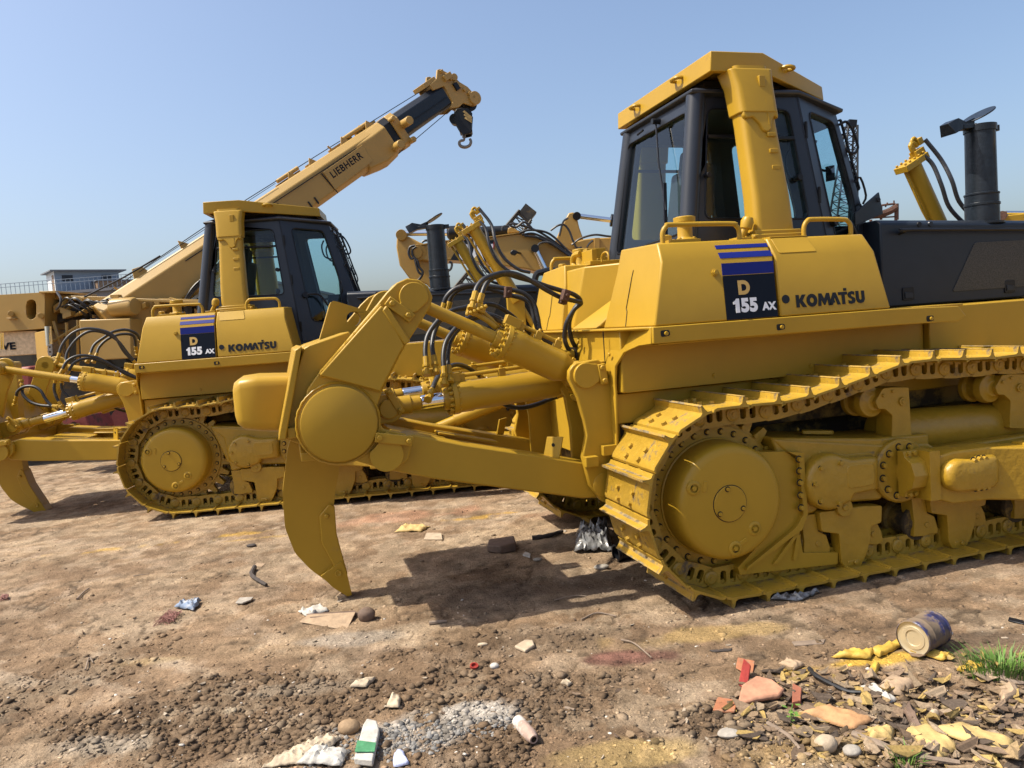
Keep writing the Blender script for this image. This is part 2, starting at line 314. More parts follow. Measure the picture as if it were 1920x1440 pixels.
    b=MB(); b.ext([(.545,.60),(.70,.44),(.86,.50),(1.07,.505),(1.075,.74),(.86,.745),(.68,.79)],(0,0,0),X_,Z_,Y_,-1.204,-1.19); b.loft([[Vector((x,y,z)) for x,z in roundp([(.80-.0,.55),(1.0,.555),(1.0,.69),(.80,.70)],.04,4)] for y in(-1.27,-1.284)]); B(b,'cover_rib',par=o,bv=.006)
    for x,z in((.62,.70),(.755,.715),(.575,.61),(.61,.505),(.735,.475)): b=MB(); b.lathe((x,-1.268,z),(0,-1,0),[(0,.030),(.009,.027),(.010,.018)],14); b.bolt((x,-1.278,z),(0,-1,0),.014,.018,0,6,1); B(b,'bolt',[M_YC,M_GAP],o,bv=.001)
    # trunnion with split cap
    b=MB(); b.lathe((1.25,-1.19,.60),(0,-1,0),[(0,.20),(.03,.20),(.042,.188),(.042,.10)],36)
    for a in(70,100,130,160,190,220,250,280): b.bolt((1.25+.155*math.cos(R(a)),-1.232,.60+.155*math.sin(R(a))),(0,-1,0),.0175,.024,0,6,1)
    b.cyl((1.30,-1.2,.595),(1.30,-1.31,.595),.105,None,26); b.loft([[Vector((x,y,z)) for z,y in((.455,-1.25),(.455,-1.30),(.49,-1.31),(.52,-1.36),(.595,-1.385),(.67,-1.36),(.70,-1.31),(.735,-1.30),(.735,-1.25))] for x in(1.195,1.30)])
    b.box(1.30,1.375,-1.395,-1.25,.435,.735)
    for z0 in(.47,.72):
        for x in(1.225,1.265): b.bolt((x,-1.305,z0),(0,-1,0),.014,.018)
    tn=B(b,'trunnion',[M_YC,M_GAP])
    b=MB(); pc=circ(1.48,.575,.10,14,90,270)+[(1.62,.465),(1.74,.47),(1.775,.50),(1.78,.64),(1.75,.67),(1.64,.675),(1.58,.66)]; ccx=1.60; ccz=.57
    b.loft([[Vector((ccx+(q[0]-ccx)*k,y,ccz+(q[1]-ccz)*k)) for q in pc] for k,y in((1,-1.38),(1,-1.415),(.97,-1.435),(.90,-1.45),(.78,-1.457))]); B(b,'trunnion_cover',par=tn,bv=0,smooth=60)
    for x,z in((1.585,.655),(1.625,.662),(1.665,.66),(1.60,.482),(1.645,.482),(1.68,.482)): b=MB(); b.bolt((x,-1.43,z),(0,-1,0),.016,.024,0,6,1); B(b,'bolt',[M_YC,M_GAP],tn,bv=.001)
    # push arm
    b=MB(); b.loft([[Vector((x,y0,z0)),Vector((x,y0,z1)),Vector((x,y1,z1)),Vector((x,y1,z0))] for x,y0,y1,z0,z1 in((1.375,-1.20,-1.37,.43,.69),(1.47,-1.20,-1.395,.395,.715),(1.74,-1.20,-1.40,.385,.715),(2.02,-1.34,-1.55,.37,.70),(4.2,-1.62,-1.80,.26,.56))]); b.loft([[Vector((x,y0,.35)),Vector((x,y0,.715)),Vector((x,y1,.715)),Vector((x,y1,.35))] for x,y0,y1 in((2.0,-1.32,-1.56),(2.07,-1.34,-1.575))]); B(b,'push_arm',bv=.012)
    # bogies
    for x0 in(.80,1.61,2.42):
        b=MB(); P=lambda L:[(x0+x-.80,z) for x,z in L]
        b.xz(roundp(P([(.635,.425),(.645,.305),(.765,.275),(.775,.10),(.80,.055),(.905,.045),(.945,.10),(.99,.20),(1.0,.29),(1.075,.30),(1.085,.405),(.95,.42)]),.012,2),-1.235,-1.15)
        b.cyl((x0,-1.2,.435),(x0,-1.255,.435),.055,None,20); b.bolt((x0,-1.255,.435),(0,-1,0),.022,.008)
        b.box(x0+.02,x0+.10,-1.24,-1.17,.068,.10); b.bolt((x0+.07,-1.24,.085),(0,-1,0),.016,.012)
        bg_=B(b,'bogie')
        b=MB(); b.xz(P([(.53,.41),(.63,.41),(.645,.30),(.70,.27),(.725,.19),(.72,.16),(.67,.165),(.62,.155),(.535,.165),(.545,.25)]),-1.20,-1.10); b.cyl((x0-.16,-1.2,.225),(x0-.16,-1.206,.225),.018,None,12); B(b,'roller_bracket',par=bg_)
        b=MB(); b.xz(P([(1.0,.29),(1.07,.295),(1.10,.24),(1.115,.17),(1.07,.155),(1.0,.165),(.965,.18)]),-1.20,-1.10); b.cyl((x0+.24,-1.2,.225),(x0+.24,-1.206,.225),.018,None,12); B(b,'roller_bracket',par=bg_)
        for dx in(-.20,.20):
            b=MB(); b.lathe((x0+dx,-1.185,.235),(0,1,0),[(0,.060),(.012,.068),(.013,.108),(.03,.112),(.045,.112),(.05,.09),(.18,.09),(.185,.112),(.215,.112),(.22,.07)],28)
            for k in range(6): a=k*math.pi/3; b.bolt((x0+dx+.04*math.cos(a),-1.186,.235+.04*math.sin(a)),(0,-1,0),.010,.01)
            B(b,'track_roller',M_HUL,bg_,bv=.003)
    # carrier rollers
    for x0 in(1.12,2.06):
        b=MB(); b.xz(roundp([(x0+.06,1.115),(x0+.13,1.115),(x0+.255,1.105),(x0+.265,.74),(x0+.11,.76),(x0+.125,.94),(x0+.07,.985),(x0+.02,.99),(x0+.0,1.04)],.012,2),-1.17,-1.03); b.cyl((x0+.20,-1.17,1.02),(x0+.20,-1.182,1.02),.028,None,16); b.bolt((x0+.20,-1.182,1.02),(0,-1,0),.017,.006)
        b.bolt((x0+.06,-1.17,1.07),(0,-1,0),.012,.01); b.bolt((x0+.13,-1.17,1.09),(0,-1,0),.012,.01)
        s_=B(b,'carrier_roller_bracket')
        b=MB(); b.lathe((x0+.02,-1.12,1.03),(0,1,0),[(-.02,.05),(0,.075),(.002,.092),(.03,.10),(.055,.10),(.06,.078),(.13,.078),(.135,.10),(.17,.10),(.20,.06)],28); B(b,'carrier_roller',par=s_,bv=.003)
    # idler
    b=MB(); b.lathe((3.2,-1.16,.52),(0,1,0),[(0,.10),(.02,.12),(.03,.36),(.03,.365),(.07,.365),(.075,.34),(.11,.34),(.115,.365),(.155,.365),(.16,.12),(.18,.1)],40); B(b,'front_idler',bv=.003)
def body(root):
    B=lambda mb,n,m=M_Y,par=root,bv=.008,**k: mb.build(n,m,par,bevel=bv,**k)
    # side tanks with chamfered shoulders
    for my in(False,True):
        def sec(x,x2,x3): return [Vector((x,-1.137,1.603)),Vector((x2,-1.100,1.962)),Vector((x3,-1.020,2.078)),Vector((x3,-.52,2.095)),Vector((x2,-.48,1.95)),Vector((x,-.40,1.603))]
        b=MB(); b.loft([sec(-.325,-.243,-.222),sec(.485,.489,.491)]); t1=B(b,'side_tank',my=my,bv=.010)
        b=MB(); fx=lambda z: -.325+(z-1.603)*(.082/.359)-.0015; b.tube([(fx(z),y,z) for y,z in((-.74,1.95),(-.73,1.90),(-.715,1.72),(-.735,1.70),(-.745,1.61))],.0028,5); B(b,'panel_seam',M_GAP,t1,my=my,bv=0)
        b=MB(); b.loft([sec(.497,.501,.503),sec(1.290,1.214,1.200)]); t2=B(b,'side_tank_front',my=my,bv=.010)
        # seam/hatch plate on the shoulder slope
        sl=(Vector((0,-1.02,2.078))-Vector((0,-1.10,1.962))).normalized()
        b=MB(); b.ext(roundp([(.54,.02),(.80,.02),(.78,.135),(.53,.135)],.012,3),(0,-1.1015,1.962),X_,sl,X_.cross(sl),-.001,.004); 
        b.ext([(.53,0),(.79,0),(.79,.25),(.53,.25)],(0,-1.022,2.080),X_,Vector((0,1,.034)).normalized(),Z_,-.001,.006); B(b,'hatch_plate',par=t2,my=my,bv=.002)
        up=Vector((0,.037,.359)).normalized(); N=X_.cross(up)
        # decal
        b=MB(); O=Vector((0,-1.137,1.603))
        hgt=.360
        def qd(pts,O_,V_,mi,d=.003):
            N_=X_.cross(V_); b.ext(pts,O_,X_,V_,N_,.0,d,(),mi)
        qd([(.135,.004),(.478,.004),(.482,.262),(.137,.262)],O,up,0)
        qd([(.137,.265),(.482,.265),(.485,.335),(.138,.335)],O,up,1)
        O2=Vector((0,-1.10,1.962))
        qd([(.137,.004),(.486,.004),(.487,.046),(.137,.046)],O2,sl,1); qd([(.137,.075),(.487,.075),(.488,.102),(.137,.102)],O2,sl,1)
        if not my:
            text_mb(b,'D',Vector((.226,-1.137,1.603))+up*.152,X_,up,.105,.0065,2,.0055,sx=1.0); text_mb(b,'55',Vector((.236,-1.137,1.603))+up*.048,X_,up,.105,.006,3,.0055,sx=1.02,space=1.06)
            q0=Vector((.186,-1.137,1.603))+up*.042; b.ext([(.014,0),(.040,0),(.040,.083),(.022,.083),(.012,.070),(0,.064),(0,.050),(.014,.050)],q0,X_,up,N,.003,.0055,(),3)
            text_mb(b,'AX',Vector((.380,-1.137,1.603))+up*.048,X_,up,.062,.0035,3,.0055,sx=1.0,space=1.0)
        B(b,'model_decal',[M_NAV,M_BLU,M_GOLD,M_WH],par=t1,my=my,bv=0)
        if not my:
            b=MB(); x=.612; z0=.047; h=.075
            def poly(pts): b.ext([(x+p[0]*h,z0+p[1]*h) for p in pts],O,X_,up,N,.001,.004)
            adv=[('K',1.0),('O',1.02),('M',1.12),('A',.84),('T',.80),('S',.83),('U',.9)]
            # K
            poly([(0,0),(.30,0),(.30,.36),(.36,.36),(.60,0),(.96,0),(.60,.52),(.93,1),(.58,1),(.36,.66),(.30,.66),(.30,1),(0,1)]); x+=.98*h
            b.ext([(x+(.50+.50*math.cos(R(a)))*h,z0+(.5+.52*math.sin(R(a)))*h) for a in range(0,360,15)],O,X_,up,N,.001,.004,[[(x+(.50+.20*math.cos(R(a)))*h,z0+(.5+.22*math.sin(R(a)))*h) for a in range(0,360,30)]]); x+=1.06*h
            poly([(0,0),(.28,0),(.32,.52),(.56,.05),(.66,.05),(.92,.52),(.97,0),(1.24,0),(1.12,1),(.84,1),(.61,.55),(.38,1),(.10,1)]); x+=1.02*h
            poly([(.02,0),(.36,0),(.44,.18),(.60,.18),(.52,.42),(.58,.66),(.80,0),(1.10,0),(.72,1),(.44,1)]); x+=1.0*h
            poly([(.27,0),(.56,0),(.56,.76),(.82,.76),(.82,1),(-.05,1),(-.05,.76),(.27,.76)]); poly([(.50,1.08),(.78,1.08),(.78,1.30),(.50,1.30)]); x+=.82*h
            poly([(.06,.04),(.35,-.02),(.62,.04),(.74,.22),(.70,.44),(.36,.62),(.34,.74),(.46,.78),(.68,.70),(.70,.96),(.42,1.02),(.14,.94),(.04,.74),(.10,.54),(.42,.36),(.42,.26),(.30,.22),(.06,.30)]); x+=.82*h
            poly([(0,1),(0,.30),(.14,.06),(.42,-.02),(.70,.06),(.84,.30),(.84,1),(.55,1),(.55,.34),(.42,.24),(.29,.34),(.29,1)])
            B(b,'maker_lettering',M_BK,par=t2,bv=0)
        b=MB(); q=Vector((.543,-1.137,1.603))+up*.102; b.ext(circ(0,0,.026,20),q,X_,up,N,-.002,.0035); B(b,'lock_plug',M_BK,par=t2,my=my,bv=0)
        b=MB(); q=Vector((.09,-1.137,1.603))+up*.285; b.lathe(q,N,[(0,.022),(.008,.022),(.010,.014),(.018,.013)],8); B(b,'fitting',par=t1,my=my,bv=0)
        # handrails and fillers
        for a,c in((-.165,.345),(.80,1.146)):
            b=MB(); z=2.09; b.tube([(a,-.98,z-.02),(a+.003,-.98,z+.05),(a+.03,-.98,z+.088),(a+.07,-.98,z+.095),(c-.06,-.98,z+.088),(c-.02,-.98,z+.075),(c,-.98,z+.045),(c,-.98,z-.02)],.0145,10,smooth=4); B(b,'handrail',par=t1 if a<0 else t2,my=my,bv=0)
        b=MB(); b.lathe((.05,-.86,2.085),Z_,[(0,.085),(.02,.085),(.03,.05),(.04,.045),(.12,.045),(.125,.065),(.155,.066),(.16,.05)],24); 
        for k in range(5): a=k*1.256; b.bolt((.05+.07*math.cos(a),-.86+.07*math.sin(a),2.105),Z_,.010,.012)
        b.lathe((-.10,-.90,2.085),Z_,[(0,.035),(.045,.035),(.05,.02)],6); b.box(-.12,.08,-.99,-.80,2.08,2.098); B(b,'filler_neck',par=t1,my=my,bv=.002)
        b=MB(); b.tube([(.41,-.88,2.09),(.455,-.885,2.16),(.46,-.89,2.17)],.022,12); b.lathe((.455,-.885,2.155),(.25,-.1,1),[(0,.036),(.045,.040),(.07,.030),(.075,.02)],16); b.box(.36,.46,-.94,-.84,2.08,2.10); B(b,'filler_cap',par=t2,my=my,bv=.003)
        # skirt below the tank
        b=MB(); b.xz([(-.345,1.601),(-.345,1.506),(1.30,1.497),(1.80,1.487),(1.86,1.52),(1.80,1.585),(1.30,1.599)],-1.150,-1.125); b.xy([(-.345,-1.13),(1.86,-1.13),(1.80,-.86),(-.44,-.86)],1.585,1.600)
        b.xy([(-.30,-1.125),(1.8,-1.125),(1.8,-.86),(-.38,-.86)],1.495,1.505)
        sk=B(b,'fender_skirt',my=my,bv=.005)
        for x,z in((-.27,1.56),(.485,1.543),(1.575,1.52)):
            b=MB(); b.ext(roundp([(-.028,-.020),(.030,-.014),(.026,.018),(-.030,.018)],.012,3),(x,-1.150,z),X_,Z_,-Y_,-.001,.0015,(),0); b.lathe((x+.004,-1.1515,z),(0,-1,0),[(0,.012),(.012,.011)],10,1); B(b,'skirt_bolt',[M_BK,M_Y],par=sk,my=my,bv=0)
    # hull
    b=MB(); b.box(-.40,3.0,-.74,.74,.90,1.03); b.box(-.40,3.0,-.50,.50,.50,.91); B(b,'lower_hull',M_HUL); b=MB(); b.box(-.43,3.0,-.775,.775,1.02,1.205); B(b,'middle_hull'); b=MB(); b.box(-.42,1.80,-.86,.86,1.215,1.595); h=B(b,'main_hull')
    b=MB()
    for x in(.2,.9,1.3): b.bolt((x,-.86,1.27),(0,-1,0),.014,.01)
    b.box(-.40,1.78,-.862,-.858,1.218,1.225); B(b,'hull_bolts',par=h,bv=0)
    b=MB(); b.box(1.81,4.0,-.90,.90,1.225,1.588); B(b,'side_frame',par=h)
    # rear face, recess and gusset between the tanks
    b=MB(); b.xy([(-.24,.15),(.30,-.25),(.30,-.55),(-.24,-.55)],0,0) if 0 else None
    b.loft([[Vector((-.27,.28,1.605)),Vector((-.21,.16,2.05)),Vector((.30,-.42,2.05)),Vector((.30,-.42,1.605))],[Vector((-.27,1.0,1.605)),Vector((-.21,1.0,2.05)),Vector((.30,1.0,2.05)),Vector((.30,1.0,1.605))]])
    b.add([(-.31,.25,1.604),(-.31,-.24,1.604),(.18,-.38,2.04),(.2,-.30,1.604)],[(0,1,2),(1,3,2),(0,2,3),(0,3,1)])
    B(b,'rear_recess_panel',bv=.012)
    # rear bumper sheet with curved wing edges
    pts=[(-1.13,1.600),(-1.13,1.505),(-1.03,1.497),(-.92,1.46),(-.85,1.38),(-.825,1.28),(-.825,1.205),(-.78,.75),(.78,.75),(.825,1.205),(.825,1.28),(.85,1.38),(.92,1.46),(1.03,1.497),(1.13,1.505),(1.13,1.600)]
    b=MB(); b.yz(pts,-.455,-.44); 
    b.v=[Vector((v.x+.105*max(0,min(1,(abs(v.y)-.85)/.26)),v.y,v.z)) for v in b.v]
    b.xy([(-.345,-1.13),(-.45,-.86),(-.45,.86),(-.345,1.13),(-.2,1.13),(-.2,-1.13)],1.590,1.603)
    rp=B(b,'rear_panel',bv=.004)
    b=MB()
    for y in(-.70,.62): b.box(-.458,-.4545,y-.004,y+.004,.9,1.59)
    b.ext(roundp([(-.22,1.40),(-.05,1.40),(-.05,1.49),(-.22,1.49)],.015,3),(-.4555,-.02,0),Y_,Z_,-X_,0,.003); B(b,'panel_gap',M_BK,par=rp,bv=0)
    b=MB()
    for y,z in((-.78,1.45),(-.62,1.38),(-.28,1.53),(-.30,1.5)): b.bolt((-.455,y,z),(-1,0,0),.014,.012)
    b.cyl((-.46,-.17,1.44),(-.56,-.17,1.44),.035,None,14); B(b,'panel_fittings',par=rp,bv=.002)
    # equipment box on far tank
    b=MB(); b.box(.0,.16,.60,.68,2.07,2.22); b.box(-.02,.02,.45,.68,2.08,2.20); b.tube([(-.05,.70,2.06),(-.05,.78,2.12),(-.05,.74,2.18),(-.03,.66,2.19)],.025,8,smooth=3); b.box(-.05,.35,.42,.55,2.08,2.11)
    b.bolt((.02,.60,2.15),(0,-1,0),.02,.04); b.bolt((.08,.60,2.12),(0,-1,0),.02,.04); b.tube([(.02,.36,2.09),(.02,.36,2.13),(.02,.32,2.155),(.02,.26,2.155),(.02,.23,2.13),(.02,.23,2.09)],.008,6,smooth=3); B(b,'valve_box',bv=.003)
    b=MB()
    for k in range(4): b.box(-.262,-.2585,.86,.91,1.80+k*.022,1.808+k*.022)
    B(b,'warning_marks',M_BK,bv=0)
def cabframe():
    zt=3.085
    RR={}
    for s in(-1,1): RR[s]=dict(rt=Vector((.36,s*.520,zt)),mt=Vector((1.135,s*.520,zt)),ft=Vector((1.64,s*.282,zt-.05)),rb=Vector((.19,s*.60,2.05)),mb=Vector((1.29,s*.66,1.70)),fb=Vector((2.01,s*.30,1.70)),mw=Vector((1.20,s*.585,2.40)))
    return RR
def panel(mb,quad,holes3,th,out,inset=0):
    A,Bp=quad[0],quad[1]; U=(Bp-A).normalized(); N=U.cross(quad[2]-A).normalized()
    if N.dot(out)<0: N=-N
    V=N.cross(U); 
    if V.z<0: V=-V
    f=lambda p:((p-A).dot(U),(p-A).dot(V))
    mb.ext([f(p) for p in quad],A,U,V,N,-th-inset,-inset,[ [tuple(q) for q in h] for h in [roundp([f(p) for p in h],.055,4) for h in holes3]])
    return A,U,V,N,f
def cab(root):
    K=cabframe(); t=.05; cb=MB(); L=[]
    B=lambda mb,n,m=M_GC,par=root,bv=.006,**k: mb.build(n,m,par,bevel=bv,**k)
    c=Vector((.9,0,2.6))
    def q(*n): return n
    rear=[K[1]['rb'],K[-1]['rb'],K[-1]['rt'],K[1]['rt']]
    rb=lambda y,z: K[-1]['rb']+ (K[-1]['rt']-K[-1]['rb'])*((z-2.05)/(3.085-2.05))*1.0+Vector((0,(y+.6) if 0 else 0,0))
    def RP(u,v): # bilinear on rear
        return inter(inter(rear[0],rear[1],u),inter(rear[3],rear[2],u),v)
    hr=[RP(.07,.10),RP(.93,.13),RP(.93,.90),RP(.07,.90)]
    A=panel(cb,rear,[hr],t,Vector((-1,0,0))); L.append(('rear_window',A,hr))
    wins=[]
    for s in(-1,1):
        k=K[s]; side=[k['rb'],k['mb'],k['mt'],k['rt']]
        out=Vector((0,s,0))
        Y=lambda x,z: Vector((x,s*(.52+.08*(3.085-z)/1.0),z))
        hs=[Y(.355,2.265),Y(1.135,2.235),Y(1.065,2.975),Y(.455,2.985)]
        A=panel(cb,side,[hs],t,out); wins.append(('side_window',A,hs,s))
        door=[k['mb'],k['fb'],k['ft'],k['mt']]
        def DP(u,v): return inter(inter(door[0],door[1],u),inter(door[3],door[2],u),v)
        hd=[DP(.20,.16),DP(.66,.13),DP(.84,.52),DP(.84,.93),DP(.20,.93)]
        dm=MB(); A=panel(dm,door,[hd],t,out); wins.append(('door_window',A,hd,s,dm))
    front=[K[-1]['fb'],K[1]['fb'],K[1]['ft'],K[-1]['ft']]
    def FP(u,v): return inter(inter(front[0],front[1],u),inter(front[3],front[2],u),v)
    hf=[FP(.08,.20),FP(.92,.20),FP(.92,.94),FP(.08,.94)]; A=panel(cb,front,[hf],t,X_); fw=(A,hf)
    # roof, floor and rain gutter
    pl=[(.36,-.52),(1.135,-.52),(1.64,-.282),(1.64,.282),(1.135,.52),(.36,.52)]
    def roofsec(g,z0): return [Vector((x+g*(1 if x>1.3 else (-1 if x<.5 else 0)),y+g*(1 if y>0 else -1),z0-(.05 if x>1.5 else 0))) for x,y in pl]
    cb.loft([roofsec(.0,3.06),roofsec(.035,3.075),roofsec(.038,3.095),roofsec(.0,3.11),roofsec(-.06,3.135)])
    cb.xy([(.2,-.6),(1.29,-.66),(2.0,-.30),(2.0,.30),(1.29,.66),(.2,.6)],1.66,1.70)
    # rounded pillars
    for s in(-1,1):
        k=K[s]; cb.tube([k['rb']+Vector((.03,-s*.03,0)),k['rt']+Vector((.03,-s*.03,0))],.062,16)
    cf=B(cb,'cab_shell')
    tag(cf)
    def pane(A,h,par,name='window_pane'):
        b=MB(); A0,U,V,N,f=A; b.ext(roundp([f(p) for p in h],.05,4),A0,U,V,N,-.028,-.022); B(b,name,M_GL,par,bv=0)
        b=MB(); pp=roundp([f(p) for p in h],.055,4); b.tube([A0+U*p[0]+V*p[1]+N*.0 for p in pp+[pp[0]]],.007,6); B(b,'window_seal',M_BK,par,bv=0)
    pane(L[0][1],L[0][2],cf); pane(fw[0],fw[1],cf,'windscreen')
    for wv in wins:
        s=wv[3]
        if wv[0]=='side_window':
            pane(wv[1],wv[2],cf); b=MB(); h=wv[2]; l=inter(h[0],h[3],.74); r=inter(h[1],h[2],.74); b.obox((l+r)/2,(r-l),Z_,(0,s,0),(r-l).length/2,.010,.014); b.cyl(inter(h[0],h[1],.93)+Vector((0,-s*.04,.28)),inter(h[0],h[1],.93)+Vector((0,s*.015,.28)),.022,None,10); b.cyl(inter(h[0],h[1],.05)+Vector((0,-s*.04,.28)),inter(h[0],h[1],.05)+Vector((0,s*.015,.28)),.018,None,10); B(b,'window_rail',M_BK,cf,bv=.002)
        else:
            dr=B(wv[4],'door',M_GC,root); pane(wv[1],wv[2],dr); A0,U,V,N,f=wv[1]; k=K[s]
            e0,e1=k['mb'],k['mt']
            b=MB()
            for t_ in(.82,.50,.12): p=inter(e0,e1,t_)+N*.012+U*.012; b.tube([p-Vector((0,0,.055)),p+Vector((0,0,.055))],.011,8)
            p=[inter(e0,e1,tt)+U*.006+N*.003 for tt in(0,1)]; b.tube(p,.0045,4); B(b,'door_hinge',M_BK,dr,bv=0)
            b=MB(); h=wv[2]; p=inter(h[1],h[2],.9)
            b.tube([p+N*.0,p+N*.04,p+N*.05-V*.10,p+N*.0-V*.13],.008,6,smooth=3); B(b,'door_handle',M_BK,dr,bv=0)
            b=MB(); q0=A0+U*.10+V*.52+N*.005; b.tube([q0,q0+N*.04+U*.05,q0+N*.06+U*.16-V*.03,q0+N*.05+U*.30-V*.28,q0+N*.04+U*.40-V*.42],.012,8,smooth=4); b.cyl(q0-N*.01,q0+N*.03,.035,None,12); B(b,'grab_bar',M_BK,dr,bv=0)
            # mirror on the front pillar
            b=MB(); p=inter(k['fb'],k['ft'],.93); o=Vector((.05,s*.02,0)); b.tube([p,p+o+Vector((0,0,.015)),p+o*1.3+Vector((.035,0,-.06)),p+o*1.2+Vector((.075,0,-.17)),p+o*.5+Vector((.075,0,-.21)),p+Vector((.045,0,-.17))],.010,7,smooth=4); B(b,'pillar_grip',M_BK,cf,bv=0); b=MB()
            p2=inter(k['fb'],k['ft'],.62); b.tube([p2,p2+o*.7+Vector((0,0,.03)),p2+o*.9+Vector((.03,0,-.10)),p2+Vector((.06,0,-.16))],.008,6,smooth=3); B(b,'pillar_grip',M_BK,cf,bv=0)
            b=MB(); p=inter(k['fb'],k['ft'],.74)+Vector((-.12,-s*.12,.05)); b.tube([p+Vector((-.06,0,.12)),p+Vector((-.09,0,.05)),p+Vector((-.07,0,-.06)),p+Vector((0,0,-.10)),p+Vector((.04,0,-.08))],.010,7,smooth=4); b.obox(p+Vector((.05,0,-.12)),(1,0,.15),Z_,(0,1,0),.035,.055,.01); B(b,'inner_mirror',M_BK,cf,bv=.003)
    # wipers
    b=MB(); p=RP(.55,.94)+Vector((-.03,0,0)); e=RP(.80,.30)+Vector((-.035,0,0)); b.tube([p,inter(p,e,.5)+Vector((-.015,0,0)),e],.007,6); b.cyl(p+Vector((.03,0,0)),p+Vector((-.03,0,0)),.02,None,10); e2=RP(.72,.12)+Vector((-.03,0,0)); b.obox(inter(e,e2,.1),e2-p,(0,1,0),(1,0,0),.22,.006,.012); b.tube([RP(.36,.93)+Vector((-.03,0,0)),RP(.28,.90)+Vector((-.03,0,.02))],.008,6); B(b,'rear_wiper',M_BK,cf,bv=0)
    b=MB()
    for s in(-1,1): p=FP(.5+.2*s,.22)+Vector((.03,0,0)); e=FP(.5+.3*s,.62)+Vector((.03,0,0)); b.tube([p,e],.008,6); b.obox(inter(p,e,.7),e-p,(0,1,0),(1,0,0),.2,.006,.012)
    B(b,'front_wiper',M_BK,cf,bv=0)
    # dark board painting in the lower cab side and hood-top reflection
    for s in(-1,1):
        b=MB(); p=Vector((1.60,s*.47,2.30)); q_=Vector((1.98,s*.28,2.42)); b.add([p-Vector((0,0,.11)),q_-Vector((-.03,0,.13)),q_+Vector((.0,0,.03)),p+Vector((0,0,-.02)),p-Vector((0,-s*.02,.11)),q_-Vector((-.03,-s*.02,.13)),q_+Vector((.0,s*.02,.03)),p+Vector((0,s*.02,-.02))],[(0,1,2,3),(7,6,5,4),(0,4,5,1),(1,5,6,2),(2,6,7,3),(3,7,4,0)]); b.cyl(q_+Vector((-.03,s*.0,-.03)),q_+Vector((-.03,s*.05,-.03)),.018,None,10)
        B(b,'cab_reflection_board',M_BK,cf,bv=.004)
    # ladder like guard of the headlamp harness
    b=MB()
    for s in(-1,1):
        b=MB(); a=K[s]['ft']+Vector((.03,-s*.03,-.06)); e=inter(K[s]['ft'],K[s]['fb'],.42)+Vector((.03,-s*.03,0)); a2=a+Vector((.035,0,.01)); e2=e+Vector((.015,0,.01)); b.tube([a,e],.007,5); b.tube([a2,e2],.010,5)
        for k in range(6): b.tube([inter(a,e,k/5),inter(a2,e2,k/5)],.008,5)
        B(b,'cable_guard',M_BK,cf,bv=0)
    # inside : seat, levers, console
    b=MB(); b.box(.55,1.05,-.25,.25,2.05,2.17); b.obox((.58,0,2.42),(.18,0,1),(0,1,0),(1,0,-.18),.28,.24,.06); b.obox((.62,0,2.76),(.18,0,1),(0,1,0),(1,0,-.18),.08,.13,.045); b.box(.6,.95,-.33,-.27,2.2,2.26); b.box(.6,.95,.27,.33,2.2,2.26); B(b,'operator_seat',M_SEAT,cf,bv=.03,seg=3)
    b=MB(); b.box(1.55,1.85,-.25,.25,1.75,2.22); b.box(.7,1.2,-.50,-.36,1.75,2.12); b.box(.7,1.2,.36,.50,1.75,2.15); b.box(.25,.5,-.5,.5,1.7,2.1); B(b,'console',M_BK,cf,bv=.01)
    b=MB()
    for x,y in((1.0,-.42),(1.08,-.40),(.95,.42)): b.tube([(x,y,2.12),(x+.02,y,2.20),(x+.03,y,2.27)],.010,8); b.ell((x+.03,y,2.29),.028,.022,.035)
    B(b,'control_lever',M_BK,cf,bv=0)
